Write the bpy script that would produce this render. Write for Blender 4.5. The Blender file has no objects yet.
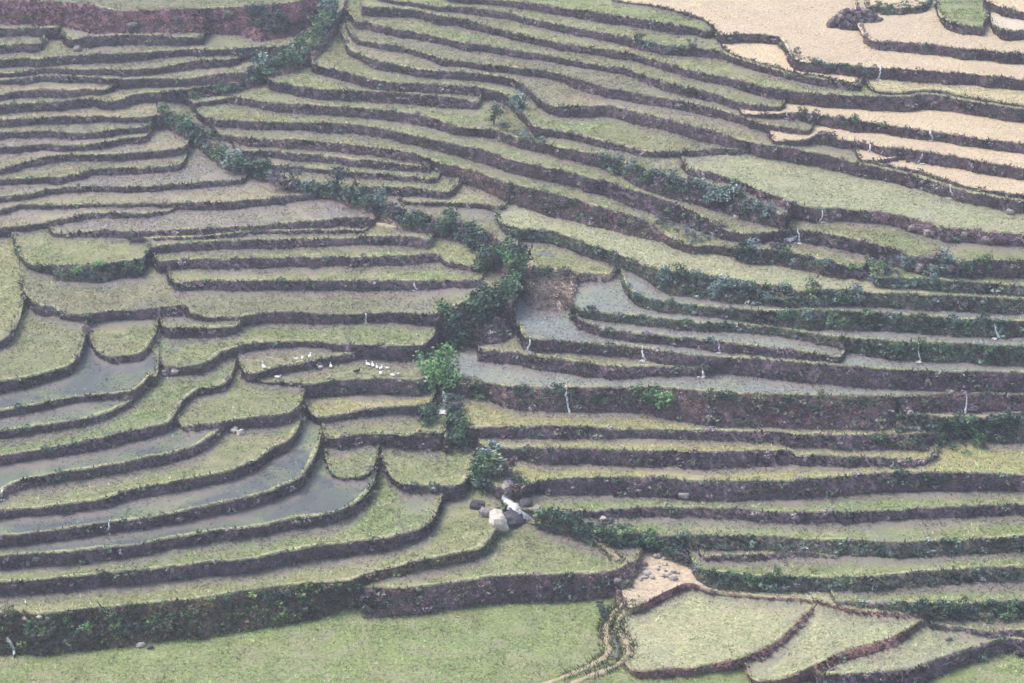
import bpy, math, random
import numpy as np

# ---------------------------------------------------------------------------
# camera, sky, sun, exposure
# ---------------------------------------------------------------------------
SC = bpy.context.scene
W, H = 1024, 683
FPX = 2409.0                      # focal length in picture widths/1024  (24 deg horizontal)
PITCH = math.radians(21.0)
HC = 81.0                         # camera stands on the opposite slope, 81 m above the valley field
camd = bpy.data.cameras.new('Camera')
cam = bpy.data.objects.new('Camera', camd)
SC.collection.objects.link(cam)
cam.location = (0, 0, HC)
cam.rotation_euler = (math.radians(90) - PITCH, 0, 0)
camd.sensor_fit = 'HORIZONTAL'
camd.sensor_width = 36.0
camd.lens = 36.0 * FPX / 1024.0
camd.clip_start = 1.0
camd.clip_end = 5000.0
SC.camera = cam

SUN_EL, SUN_AZ = math.radians(55), math.radians(-62)     # azimuth measured from +Y (away from the camera)
world = bpy.data.worlds.new('World')
SC.world = world
world.use_nodes = True
wn = world.node_tree.nodes
wn.clear()
sky = wn.new('ShaderNodeTexSky')
sky.sky_type = 'NISHITA'
sky.sun_disc = False
sky.sun_elevation = SUN_EL
sky.sun_rotation = SUN_AZ
sky.air_density = 1.6
sky.dust_density = 4.0
sky.ozone_density = 1.0
hs = wn.new('ShaderNodeHueSaturation')
hs.inputs['Saturation'].default_value = 0.95            # thin overcast
bg = wn.new('ShaderNodeBackground')
bg.inputs['Strength'].default_value = 0.15
wo = wn.new('ShaderNodeOutputWorld')
world.node_tree.links.new(sky.outputs[0], hs.inputs['Color'])
world.node_tree.links.new(hs.outputs[0], bg.inputs['Color'])
world.node_tree.links.new(bg.outputs[0], wo.inputs['Surface'])

sd = bpy.data.lights.new('Sun', 'SUN')
sd.energy = 1.5
sd.angle = math.radians(20)
sd.color = (1.0, 0.965, 0.93)
sun = bpy.data.objects.new('Sun', sd)
SC.collection.objects.link(sun)
sun.location = (-200, 220, 200)
sun.rotation_euler = (math.radians(90) - SUN_EL, 0, math.pi - SUN_AZ)

SC.view_settings.view_transform = 'Standard'
SC.view_settings.look = 'None'
SC.view_settings.gamma = 1.0
SC.view_settings.use_curve_mapping = False
SC.view_settings.exposure = 0.98

rng = np.random.default_rng(7)
random.seed(7)
# ---------------------------------------------------------------------------
# TERRACES.  Each entry: field kind, bank kind, label, rim line (x, y, bank height), picture units that are
# turned into metres on level ground below (every terrace gets its own height and true plan shape).
# ---------------------------------------------------------------------------
T = []
def ter(field, bank, label, *pts):
    T.append((field, bank, label, pts))

# --- left hillside, from the top
ter('olive', 'red', 'grassy strip above the reddish scrub slope, topmost on the left hillside',
    (0,1,24),(50,2,24),(90,6,28),(122,11,22),(180,10,24),(237,7,28),(262,6,36),(290,3,34),(310,-2,30),(326,-20,20),(336,-60,8))
ter('olive', 'grass', 'short dull green ledge under the reddish scrub at the upper left edge',
    (0,29,8),(30,29,8),(52,28,7),(60,30,3))
ter('olive', 'grass', 'short olive ledge left of the two purplish boulders, upper left edge',
    (0,46,8),(36,45,8),(45,47,3))
ter('olive', 'grass', 'green terrace directly below the reddish scrub slope, between the boulders and gully',
    (62,42,4),(75,40,8),(100,37,10),(140,35,10),(175,37,8),(200,38,5),(205,40,2))
ter('olive', 'grass', 'pale green terrace with two purplish boulders on its left end',
    (0,60,7),(38,59,8),(75,56,8),(112,54,8),(150,52,7),(200,49,6),(228,50,5),(256,47,9),(285,46,10),(300,45,6))
ter('olive', 'grass', 'green terrace on the upper left, first below the boulder terrace',
    (0,73,4),(12,73,4),(50,69,5),(100,70,5),(125,70,6),(165,67,6),(200,61,8),(225,60,7),(240,59,5))
ter('dry', 'grass', 'brownish terrace on the upper left, second below the boulder terrace',
    (0,81,4),(25,78,6),(75,77,6),(112,79,5),(125,80,7),(150,79,8),(180,80,7),(212,75,9),(237,73,9),(262,72,6))
ter('dry', 'grass', 'short green terrace at the left edge, third below the boulder terrace',
    (0,95,6),(25,91,7),(75,90,7),(97,90,5),(114,87,3))
ter('green', 'grass', 'light green terrace from the left edge with a thick dark bank reaching the gully',
    (0,105,9),(50,103,8),(87,100,8),(110,102,5),(121,100,4),(130,95,8),(150,93,9),(175,91,9),(200,88,9),(212,86,9),(242,83,9))
ter('dry', 'grass', 'terrace with pale dry straw patch at its right end beside the gully head',
    (0,120,7),(37,119,6),(70,117,7),(100,117,5),(130,118,4),(160,117,7))
ter('olive', 'grass', 'long green terrace at left, first below the pale straw patch',
    (0,133,6),(37,132,6),(82,134,5),(100,132,6),(130,128,6),(150,127,5))
ter('pink', 'grass', 'green and pinkish terrace at left, second below the pale straw patch',
    (0,148,6),(25,146,6),(50,145,6),(82,145,5),(107,142,6),(125,139,6),(150,137,6))
ter('pink', 'grass', 'pinkish green terrace at left, third below the pale straw patch',
    (0,169,4),(30,161,6),(50,157,6),(75,155,6),(125,154,6),(162,151,6),(188,148,6))
ter('olive', 'grass', 'green terrace at left, fourth below the pale straw patch',
    (0,180,5),(37,178,5),(82,174,6),(92,170,5),(120,169,6),(150,168,5),(187,165,5))
ter('mauve', 'grass', 'greyish green terrace ending in a point at the gully shrubs',
    (0,198,4),(25,195,5),(50,189,5),(82,187,5),(125,187,5),(175,185,5),(212,182,5),(246,180,4))
ter('pink', 'grass', 'pinkish terrace at left below the greyish pointed one',
    (0,210,3),(25,205,4),(75,205,3),(150,204,3),(170,204,3),(178,203,6),(212,203,7),(256,200,7),(281,197,7),(316,195,5))
ter('pink', 'grass', 'narrow curved terrace tapering to the right on the left hillside',
    (0,229,3),(15,227,4),(50,222,4),(75,217,5),(105,214,5),(140,214,4),(165,212,3),(174,211,2))
ter('mauve', 'grass', 'wide grey purple terrace left of the small white stream pool',
    (50,234,3),(62,234,4),(100,231,6),(132,232,6),(160,232,3),(175,231,4),(212,229,5),(256,226,4),(293,223,6),(331,220,8),(363,217,10),(374,222,3))
ter('dry', 'grass', 'very thin pale strip just under the wide grey purple terrace',
    (130,239,2),(200,237,2),(256,232,3),(306,231,3),(368,231,2))
ter('olive', 'grass', 'slim yellowish terrace, second strip under the wide grey purple terrace',
    (148,249,3),(162,246,7),(200,243,8),(256,241,8),(306,239,8),(351,238,6),(370,236,8),(410,237,9),(432,241,9))
ter('green', 'grass', 'yellow green terrace whose right end curves round at the gully below the red bank',
    (153,264,4),(165,262,9),(200,260,9),(256,259,9),(331,257,9),(381,257,9),(416,256,9),(437,254,7),(446,260,4),(471,266,5),(487,274,3))
ter('green', 'grass', 'bright green terrace with a white trickle near its right end by the gully',
    (168,287,4),(180,284,8),(212,281,9),(256,281,9),(331,281,9),(406,281,9),(440,281,8),(484,282,6))
ter('olive', 'grass', 'long terrace with brownish purple wet middle, ending at the gully trees',
    (20,307,4),(30,307,9),(50,307,9),(62,313,4),(84,316,4),(92,314,8),(112,311,9),(140,311,8),(160,309,9),(185,306,10),(193,314,3),(215,317,2),(238,317,4),(250,314,8),(293,313,10),(343,314,9),(381,313,9),(431,315,8),(450,309,42),(470,300,48),(490,292,52),(505,300,42),(514,313,20))
ter('green', 'wild', 'rounded yellow green terrace above the dark bushy bank at far left',
    (14,266,3),(45,266,4),(60,265,14),(100,266,16),(120,262,16),(142,259,17),(150,253,10))
ter('green', 'grass', 'tiny green terrace cut off by the left edge below the rounded one',
    (0,341,3),(12,335,5),(20,326,6),(24,316,3))
ter('green', 'grass', 'fan shaped green terrace with a bright curving rim near the left edge',
    (0,382,9),(32,376,9),(62,368,9),(78,363,6),(83,356,4),(86,345,3))
ter('green', 'grass', 'small squarish terrace right of the fan shaped one',
    (88,358,5),(120,357,6),(140,354,7),(150,348,7),(156,342,5),(159,336,4))
ter('green', 'grass', 'slim green strip ending at a small reddish scar, right of the squarish terrace',
    (160,332,5),(165,330,9),(187,329,9),(212,328,9),(235,327,7),(240,324,3))
ter('wet', 'grass', 'flooded grey terrace with a sharply hooked bright rim near the left edge',
    (0,411,5),(50,402,5),(75,397,5),(112,394,5),(130,392,8),(148,381,8),(155,373,6),(158,364,4),(160,355,3))
ter('wet', 'grass', 'slim dark flooded terrace tapering to the right, below the hooked one',
    (0,431,6),(37,426,6),(75,421,6),(105,413,6),(122,406,5),(132,401,3))
ter('lush', 'grass', 'bright green terrace with pale rock scar at its wavy left end',
    (152,373,4),(160,369,9),(180,367,7),(197,366,7),(210,361,9),(220,353,9),(237,347,9),(256,343,7),(280,342,5),(318,341,4),(340,345,5),(356,344,14),(400,346,15),(431,345,14),(437,347,6))
ter('olive', 'grass', 'terrace with three white ducks, bordered by a diagonal dark bank',
    (238,381,8),(256,374,6),(271,368,7),(306,362,8),(338,356,7),(356,353,4))
ter('lush', 'grass', 'large mottled terrace wrapping round the small rounded plot, left of the ducks',
    (0,456,6),(37,450,8),(100,438,11),(150,427,10),(168,422,5),(176,410,4),(186,398,5),(200,389,6),(225,387,6),(236,382,5))
ter('olive', 'grass', 'pale straw terrace where a row of white ducks rests',
    (258,383,2),(293,383,3),(312,384,6),(331,381,14),(368,379,15),(400,379,14),(415,381,14),(437,383,18))
ter('green', 'grass', 'rounded green stubble plot with thick dark bank, left of the duck terrace',
    (176,427,4),(212,424,6),(230,421,6),(256,418,10),(281,415,10),(301,413,8),(305,409,3))
ter('wet', 'grass', 'long flooded grey terrace curving up to two white rocks',
    (0,494,6),(6,488,9),(25,479,9),(50,475,9),(87,469,9),(137,460,9),(187,449,9),(212,436,8),(222,427,4))
ter('straw', 'grass', 'small straw yellow plot just under the pale duck terrace',
    (303,424,4),(331,417,5),(356,412,5),(381,408,5),(418,406,6),(438,409,10))
ter('green', 'grass', 'long bright yellow green terrace below the two white rocks',
    (0,511,6),(50,506,8),(100,499,9),(137,488,10),(175,482,10),(212,475,9),(256,460,9),(271,449,9),(293,439,9),(302,430,4))
ter('green', 'mound', 'green plot with pinkish patch above the dark round mound by the stream',
    (322,453,4),(330,444,8),(343,438,11),(368,434,11),(395,433,8),(405,436,9),(416,433,17),(436,434,17),(446,441,8))
ter('wet', 'grass', 'flooded green grey terrace, second below the two white rocks',
    (0,536,10),(50,531,10),(100,524,10),(162,516,10),(212,505,10),(256,496,9),(281,487,10),(304,477,10),(318,467,9),(323,458,4))
ter('green', 'grass', 'small square plot of yellow stubble right of the flooded strip',
    (324,478,2),(350,478,3),(378,477,4))
ter('wet', 'grass', 'terrace ending right in a still grey pool, third below the white rocks',
    (0,556,12),(75,551,12),(125,547,11),(175,538,10),(225,530,10),(256,527,9),(293,519,9),(338,511,10),(363,498,10),(378,488,5))
ter('green', 'grass', 'yellow green plot between the dark mound and the stream boulders',
    (381,486,4),(396,485,6),(431,486,7),(463,489,8),(477,492,7))
ter('lush', 'grass', 'terrace with rows of green stubble and a bright hooked rim by the stream',
    (0,583,13),(75,576,13),(150,569,13),(200,564,13),(256,558,13),(301,549,13),(356,542,13),(406,533,12),(432,521,10),(443,508,5))
ter('green', 'lowbank', 'long green terrace above the tall bushy bank at lower left',
    (0,614,42),(50,613,42),(100,608,42),(150,603,40),(200,598,41),(256,590,41),(306,584,38),(350,580,24),(358,577,9),(406,564,10),(456,554,10),(490,545,9),(502,535,4))
ter('green', 'scrub', 'half round yellow green terrace between the boulders and the sandy patch',
    (356,587,3),(365,588,30),(406,588,28),(456,582,27),(512,575,28),(562,574,28),(600,573,27),(618,570,24),(628,567,24),(634,573,17),(640,586,6))

# --- right hillside, from the top
ter('tan', 'grass', 'big bare tan field along the top edge around the stone heap',
    (612,0,1),(652,5,2),(682,12,3),(702,18,3),(716,29,4),(722,35,8),(750,34,9),(778,37,8),(785,44,8),(790,54,9),(796,60,9),(832,64,10),(876,68,10),(916,70,11),(966,74,11),(1024,80,10))
ter('lush', 'grass', 'bright green wedge under the big bare tan field at the top',
    (428,-30,3),(450,-2,3),(512,1,6),(537,4,7),(562,8,7),(587,11,8),(637,19,8),(675,25,8),(702,31,6),(712,35,3))
ter('green', 'grass', 'green terrace running from the top edge down past shrubs to the tan fields',
    (364,-40,2),(380,-2,2),(418,3,3),(441,7,4),(468,8,6),(487,10,7),(512,14,6),(537,20,6),(562,25,7),(600,33,7),(632,39,8),(662,46,8),(682,49,7),(715,51,7),(742,60,6),(782,72,6),(826,80,7),(856,86,5),(862,89,2))
ter('green', 'grass', 'very long green terrace sweeping from the top gully to the right edge',
    (362,7,7),(376,8,8),(406,9,7),(436,15,8),(468,21,8),(493,28,6),(512,33,5),(537,39,6),(575,45,7),(617,52,7),(647,58,6),(687,69,8),(725,77,8),(768,88,9),(818,94,12),(855,96,13),(898,97,14),(928,95,15),(968,101,13),(1024,110,13))
ter('green', 'grass', 'wide yellow green terrace beside the upper gully, second row from the top',
    (346,22,5),(360,22,7),(381,26,7),(418,33,7),(456,41,7),(512,50,6),(542,55,6),(572,61,4),(592,65,4),(617,67,6),(650,78,7),(687,88,8),(715,94,8),(749,104,6),(784,109,3))
ter('olive', 'grass', 'green terrace beside the upper gully, third row from the top',
    (346,39,5),(381,44,5),(418,51,5),(443,59,6),(475,63,5),(512,67,5),(552,72,5),(577,80,9),(612,89,9),(650,96,9),(687,103,9),(732,114,8),(755,122,6),(792,129,5),(812,133,3))
ter('tan', 'grass', 'pale tan terrace ending right with a white trickle below the long dark bank',
    (739,115,2),(785,113,5),(816,115,10),(849,120,11),(882,124,9),(932,132,9),(1024,144,9))
ter('dry', 'grass', 'green and straw terrace, fourth row from the top, dropping past the pinkish bare spot',
    (340,51,4),(356,53,6),(381,62,7),(418,69,7),(468,73,7),(512,79,6),(524,85,4),(537,96,4),(550,105,5),(562,107,10),(600,106,11),(637,112,12),(682,123,12),(715,132,12),(755,143,12),(792,149,14),(826,155,13),(862,164,12),(916,177,12),(949,187,11),(983,195,11),(1024,202,11))
ter('tan', 'grass', 'bright tan strip beneath a dark bushy knoll on the right',
    (769,141,3),(806,140,5),(819,135,10),(839,139,8),(869,144,7),(899,149,11),(949,155,12),(1024,169,11))
ter('tan', 'grass', 'small tan strip ending in a thin bank, above the big pale green field',
    (855,161,3),(880,160,4),(905,157,3))
ter('green', 'grass', 'bright green terrace widening into a lens in the upper middle, fifth row',
    (312,64,4),(343,72,8),(381,81,9),(431,85,8),(468,87,8),(500,92,6),(512,100,4),(524,115,4),(536,127,5),(562,131,6),(612,143,6),(642,150,6),(655,152,5),(700,151,5),(752,149,5))
ter('green', 'grass', 'green terrace left of the round dark bush, sixth row from the top',
    (268,82,5),(293,85,9),(331,90,10),(381,92,10),(431,96,10),(472,102,8),(480,106,3))
ter('green', 'grass', 'terrace below the round dark bush, ending in a band of pale shrubs',
    (190,104,4),(210,101,4),(234,98,6),(267,102,8),(293,104,9),(343,107,9),(393,111,9),(431,117,10),(456,127,6),(493,130,6),(512,137,7),(537,142,8),(575,150,10),(612,158,12),(640,168,20),(682,180,22),(715,187,24),(750,200,22),(775,212,15),(788,222,8))
ter('green', 'grass', 'rounded green terrace starting at the gully shrubs and running under the dark bush',
    (195,113,5),(217,120,7),(256,122,7),(293,123,7),(331,123,9),(381,129,8),(418,136,9),(446,142,9),(481,150,13),(512,160,13),(562,171,13),(600,180,14),(637,191,17),(675,204,17),(712,222,13),(730,231,7),(755,234,5),(785,231,11),(800,231,12),(830,234,13),(868,243,13),(900,251,9),(908,256,14),(960,261,16),(1024,261,16))
ter('green', 'scrub', 'green terrace above the widest rough bank, upper middle beside the gully',
    (213,134,5),(250,138,7),(281,140,7),(318,142,8),(368,147,8),(418,155,9),(440,163,9),(480,173,15),(512,184,19),(550,193,23),(587,203,22),(625,215,20),(652,225,15),(670,236,8),(690,245,4),(727,247,5),(745,250,14),(768,250,15),(793,253,15),(830,262,14),(855,269,9),(868,274,5))
ter('olive', 'grass', 'narrow green terrace above the gully shrubs, fourth strip up from the gully',
    (234,151,5),(256,151,6),(306,155,7),(356,160,7),(406,165,6),(431,169,5))
ter('green', 'grass', 'narrow green terrace above the gully shrubs, third strip up from the gully',
    (267,166,4),(331,170,4),(356,173,5),(381,175,5),(441,180,4))
ter('green', 'grass', 'narrow green terrace above the gully shrubs, second strip up from the gully',
    (355,188,3),(363,188,5),(381,187,7),(406,188,8),(431,191,7),(458,195,4))
ter('dry', 'grass', 'narrow pale terrace above the gully shrubs, lowest strip next to the gully',
    (400,203,2),(440,203,3),(468,203,4),(506,208,3))
ter('olive', 'gully', 'shrubby upper gully edge running diagonally across the left hillside',
    (158,112,4),(165,113,14),(185,119,20),(200,129,20),(212,143,16),(230,157,14),(250,163,14),(270,173,10),(290,180,10),(310,184,10),(335,186,14),(350,192,14),(362,198,14),(385,208,16),(400,211,18),(425,215,18),(450,222,16),(475,228,22),(500,240,32),(508,252,38),(518,262,42))
ter('olive', 'gully', 'shrub covered side gully coming down from the top edge',
    (246,82,9),(256,76,8),(270,67,11),(285,60,14),(300,56,14),(315,48,12),(325,35,12),(335,20,12),(344,6,10),(350,-20,8),(356,-60,6))
ter('palegreen', 'wild', 'pale terrace from the stream bend to the bank of bluish shrubs',
    (495,224,6),(512,228,10),(550,232,12),(587,243,13),(625,257,13),(640,263,9),(655,268,19),(675,272,24),(712,276,25),(768,286,20),(800,291,16),(843,291,15),(868,293,14),(943,296,15),(1024,299,15))
ter('green', 'drybank', 'small green plot with a dark puddle above the brown grassy slope',
    (520,263,44),(530,267,42),(560,271,40),(570,272,38),(578,273,9),(615,275,5))
ter('tan', 'grass', 'bright tan strip at the right edge just above the big pale field',
    (862,160,2),(916,171,3),(949,181,3),(983,189,3),(1024,196,4))
ter('tan', 'grass', 'tan wedge under the big tan field, tapering to the right',
    (722,47,2),(742,57,2),(782,69,2),(826,77,2),(850,83,2),(858,86,1))
ter('palestraw', 'grass', 'pale straw strip below the bank of the big tan field at right',
    (866,89,2),(898,93,2),(928,91,2),(968,97,2),(1024,106,2))
# top right tan fields
ter('tan', 'grass', 'bare tan field at the right of the stone heap',
    (850,-50,2),(855,-4,3),(859,16,3),(863,30,4),(867,37,5),(872,41,8),(893,42,9),(928,44,10),(968,49,10),(1024,54,10))
ter('tan', 'wild', 'tan strip above the low shrub row behind the stone heap',
    (861,-45,2),(865,-8,3),(869,7,4),(885,9,6),(910,8,6),(926,5,6),(931,-10,3),(934,-45,2))
ter('lush', 'grass', 'small green field in the top right corner above the tan fields',
    (935,-45,2),(937,0,4),(940,12,6),(946,20,9),(968,26,8),(982,28,6),(988,29,3))
ter('tan', 'grass', 'tan corner field at the very top right',
    (984,0,5),(1005,8,9),(1024,12,8))
ter('pale', 'grass', 'pale sandy ledge at the right edge in the top right corner',
    (990,34,3),(1005,31,9),(1024,31,9))
# right side, middle
ter('palegreen', 'stony', 'big pale grey green field on the right with trickles on its upper bank',
    (682,170,5),(702,172,6),(732,179,6),(775,197,8),(816,208,9),(842,209,10),(882,213,10),(916,221,12),(949,228,13),(1024,234,12))
ter('lush', 'wild', 'narrow green terrace under the stone covered bank at the right edge',
    (868,279,9),(918,279,10),(955,282,10),(1024,286,10))
ter('grey', 'wild', 'narrow grey terrace directly under the bank of bluish shrubs',
    (622,290,8),(650,300,9),(690,305,9),(730,309,10),(768,311,14),(813,310,20),(868,313,18),(918,316,17),(968,320,16),(1024,321,16))
ter('grey', 'wild', 'grey terrace curving round the flat grey spur, second under the bluish shrubs',
    (572,308,4),(587,312,7),(625,315,8),(687,322,8),(768,327,8),(805,333,8),(843,338,12),(880,341,17),(918,343,18),(968,345,18),(1024,347,19))
ter('grey', 'grass', 'short grey strip between the grey spur and the centre of the right hillside',
    (575,318,4),(590,325,7),(612,331,8),(650,335,7),(687,339,8),(725,343,9),(790,350,8),(845,358,3))
ter('grey', 'grass', 'flat grey water pool terrace right of the gully trees',
    (514,339,6),(540,340,8),(572,342,9),(612,345,10),(642,348,11),(687,355,13),(768,360,18),(805,363,20),(855,367,20),(918,371,19),(968,372,19),(1024,373,19))
ter('olive', 'grass', 'narrow strip with reddish bank just below the grey pool terrace',
    (478,350,14),(490,352,10),(512,353,11),(550,358,13),(587,364,13),(617,367,12),(660,367,9),(702,367,9),(706,371,3))
ter('grey', 'scrub', 'long grey flooded terrace above the tall dark bank with a long thin waterfall',
    (439,376,24),(460,380,18),(480,383,14),(512,387,23),(550,388,24),(587,388,25),(625,389,24),(650,388,28),(700,391,34),(768,395,33),(818,396,34),(880,397,33),(905,397,24),(920,396,17),(943,394,18),(1024,394,18))
ter('dry', 'wild', 'dry footpath ledge above the dark bush clump at the right edge',
    (896,408,24),(911,414,16),(943,417,18),(993,418,24),(1024,413,30))
ter('straw', 'grass', 'bright yellow terrace below the long thin waterfall',
    (446,425,18),(460,427,18),(480,428,8),(512,427,10),(587,427,11),(627,430,8),(662,430,9),(712,431,9),(768,432,10),(800,435,13),(855,435,14),(905,435,13),(940,434,9))
ter('straw', 'grass', 'yellow green terrace, first below the long bright yellow terrace',
    (478,447,10),(500,448,12),(520,449,8),(532,449,14),(562,448,15),(612,450,15),(662,451,16),(768,452,15),(790,451,13),(800,456,9),(843,457,9),(876,459,7),(905,460,7),(938,459,5))
ter('straw', 'grass', 'yellow green terrace, second below the long bright yellow terrace',
    (479,482,12),(490,486,12),(510,489,10),(530,484,9),(540,481,8),(550,480,14),(600,477,18),(625,477,19),(662,478,19),(687,481,19),(768,482,18),(818,478,19),(868,475,19),(905,473,19),(943,473,18),(1024,475,16))
ter('lush', 'grass', 'grey green terrace with a single pale stone, lower right hillside',
    (503,506,10),(515,509,10),(540,511,9),(590,511,6),(612,510,8),(640,508,9),(700,508,9),(768,511,10),(818,513,10),(868,512,10),(918,509,10),(968,507,10),(1024,505,10))
ter('lush', 'wild', 'bright green terrace, first below the terrace with the single pale stone',
    (535,523,5),(560,526,8),(580,528,13),(600,534,13),(620,536,11),(640,535,9),(662,536,10),(687,536,15),(768,537,14),(805,539,14),(843,541,15),(893,543,14),(943,541,14),(1024,536,15))
ter('olive', 'grass', 'short dull ledge above the grey green terrace near the sandy patch',
    (700,558,4),(730,556,5),(768,555,5),(805,553,4),(838,558,2))
ter('lush', 'wild', 'green terrace with grey wet left end, right of the sandy patch',
    (690,567,10),(712,572,16),(768,577,14),(818,577,14),(868,577,14),(918,572,14),(980,568,14),(1024,567,15))
ter('lush', 'wild', 'lowest green terrace on the right hillside above the dark bushes',
    (832,601,4),(855,602,5),(893,603,12),(930,604,18),(980,604,15),(1024,601,17))
ter('sand', 'redbank', 'bare sandy patch with scattered pale stones where the gully ends',
    (622,624,3),(640,608,7),(665,592,8),(690,583,6),(700,586,4),(712,590,4),(718,592,3))
ter('palegreen', 'redbank', 'narrow path ledge along the top of the three pale stubble plots',
    (720,592,3),(768,597,3),(813,599,3),(828,604,3),(843,608,4),(888,613,4),(925,615,3))
ter('palegreen', 'redbank', 'large pale stubble plot right of the winding channel, bottom of the valley',
    (616,678,2),(640,671,4),(662,669,8),(692,667,8),(725,662,8),(750,654,8),(768,647,9),(788,632,8),(805,615,7),(816,607,3))
ter('palegreen', 'redbank', 'middle one of the three pale stubble plots at lower right',
    (745,684,4),(790,676,6),(818,664,10),(843,652,10),(880,642,10),(905,630,9),(924,618,4))
ter('olive', 'grass', 'thin ledge with reddish edge at the right border above the last plot',
    (930,625,4),(960,628,4),(993,632,5),(1024,630,6))
ter('palegreen', 'grass', 'rightmost of the three pale stubble plots, with the tall dark bank in front',
    (815,675,30),(868,673,28),(905,671,22),(943,657,16),(980,647,14),(1010,639,14),(1024,641,16))
ter('valley', 'grass', 'broad green valley field along the bottom, below the tall bushy bank',
    (0,738,30),(300,738,30),(560,738,30),(800,740,30),(1024,740,30))
# ---------------------------------------------------------------------------
# helpers
# ---------------------------------------------------------------------------
COL = SC.collection
sinP, cosP = math.sin(PITCH), math.cos(PITCH)
def ray(u, v):
    a = (np.asarray(u, float) - W/2) / FPX
    b = (H/2 - np.asarray(v, float)) / FPX
    a, b = np.broadcast_arrays(a, b)
    return np.stack([a, cosP + b*sinP, -sinP + b*cosP], -1)
def onplane(u, v, z):
    d = ray(u, v)
    s = (np.asarray(z, float) - HC) / d[..., 2]
    p = d * s[..., None]
    p[..., 2] += HC
    return p
def project(p):
    p = np.asarray(p, float)
    q = p - np.array([0, 0, HC])
    f = q[..., 1]*cosP - q[..., 2]*sinP
    up = q[..., 1]*sinP + q[..., 2]*cosP
    return W/2 + FPX*q[..., 0]/f, H/2 - FPX*up/f

def vnoise(x, y, seed=0):
    """smooth 2-D value noise in [0,1]"""
    x = np.asarray(x, float); y = np.asarray(y, float)
    xi = np.floor(x).astype(np.int64); yi = np.floor(y).astype(np.int64)
    fx = x - xi; fy = y - yi
    fx = fx*fx*(3-2*fx); fy = fy*fy*(3-2*fy)
    def h(a, b):
        n = (a*374761393 + b*668265263 + seed*1274126177) & 0x7fffffff
        n = ((n ^ (n >> 13)) * 1103515245 + 12345) & 0x7fffffff
        n = ((n ^ (n >> 11)) * 69069 + 1) & 0x7fffffff
        return (n & 0xffff) / 65535.0
    return (h(xi, yi)*(1-fx) + h(xi+1, yi)*fx)*(1-fy) + (h(xi, yi+1)*(1-fx) + h(xi+1, yi+1)*fx)*fy
def fnoise(x, y, seed=0, o=3):
    s = 0; a = 1; t = 0
    for k in range(o):
        s = s + a*vnoise(x*2**k, y*2**k, seed+k); t += a; a *= .5
    return s/t

def mesh_np(name, verts, faces, cols=None, smooth=True):
    """faces: (n,k) int array, all the same size"""
    verts = np.asarray(verts, np.float32).reshape(-1, 3); faces = np.asarray(faces, np.int32)
    me = bpy.data.meshes.new(name)
    nf, k = faces.shape
    me.vertices.add(len(verts)); me.vertices.foreach_set('co', verts.ravel())
    me.loops.add(nf*k); me.loops.foreach_set('vertex_index', faces.ravel())
    me.polygons.add(nf)
    me.polygons.foreach_set('loop_start', np.arange(0, nf*k, k, dtype=np.int32))
    try: me.polygons.foreach_set('loop_total', np.full(nf, k, np.int32))
    except Exception: pass
    me.polygons.foreach_set('use_smooth', np.full(nf, smooth, bool))
    me.update(calc_edges=True)
    if cols is not None:
        at = me.color_attributes.new('Col', 'FLOAT_COLOR', 'POINT')
        c = np.ones((len(verts), 4), np.float32); c[:, :3] = cols
        at.data.foreach_set('color', c.ravel())
    return me
def obj(name, me, mat=None, parent=None, loc=(0, 0, 0)):
    o = bpy.data.objects.new(name, me)
    COL.objects.link(o)
    if parent is not None: o.parent = parent
    o.location = loc
    if mat is not None and not me.materials: me.materials.append(mat)
    return o
def empty(name, loc):
    o = bpy.data.objects.new(name, None); COL.objects.link(o)
    o.location = loc; o.empty_display_size = .3
    return o
def tag(o, label=None, cat=None, group=None, kind=None):
    if label: o['label'] = label
    if cat: o['category'] = cat
    if group: o['group'] = group
    if kind: o['kind'] = kind
    return o
def grid_faces(nr, nc):
    i = np.arange(nr-1)[:, None]*nc + np.arange(nc-1)[None, :]
    return np.stack([i, i+1, i+nc+1, i+nc], -1).reshape(-1, 4)

# ---------------------------------------------------------------------------
# materials
# ---------------------------------------------------------------------------
def nodes_of(name):
    m = bpy.data.materials.new(name); m.use_nodes = True
    nt = m.node_tree; b = nt.nodes['Principled BSDF']
    return m, nt, b
def ramp(nt, fac, stops):
    r = nt.nodes.new('ShaderNodeValToRGB')
    e = r.color_ramp.elements
    while len(e) < len(stops): e.new(.5)
    for k, (p, c) in enumerate(stops):
        e[k].position = p; e[k].color = (*c, 1)
    nt.links.new(fac, r.inputs[0])
    return r.outputs[0]
def noise(nt, vec, scale, detail=5, rough=.6, dist=0.0):
    n = nt.nodes.new('ShaderNodeTexNoise')
    n.inputs['Scale'].default_value = scale; n.inputs['Detail'].default_value = detail
    n.inputs['Roughness'].default_value = rough; n.inputs['Distortion'].default_value = dist
    nt.links.new(vec, n.inputs['Vector'])
    return n.outputs['Fac']
def mixc(nt, f, a, b, mode='MIX'):
    m = nt.nodes.new('ShaderNodeMix'); m.data_type = 'RGBA'; m.blend_type = mode
    for val, sock in ((f, m.inputs[0]), (a, m.inputs[6]), (b, m.inputs[7])):
        if isinstance(val, (int, float)): sock.default_value = val
        elif isinstance(val, tuple): sock.default_value = (*val, 1)
        else: nt.links.new(val, sock)
    return m.outputs[2]
def math_n(nt, op, a, b=0.0):
    m = nt.nodes.new('ShaderNodeMath'); m.operation = op; m.use_clamp = False
    for val, sock in ((a, m.inputs[0]), (b, m.inputs[1])):
        if isinstance(val, (int, float)): sock.default_value = val
        else: nt.links.new(val, sock)
    return m.outputs[0]
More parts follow.
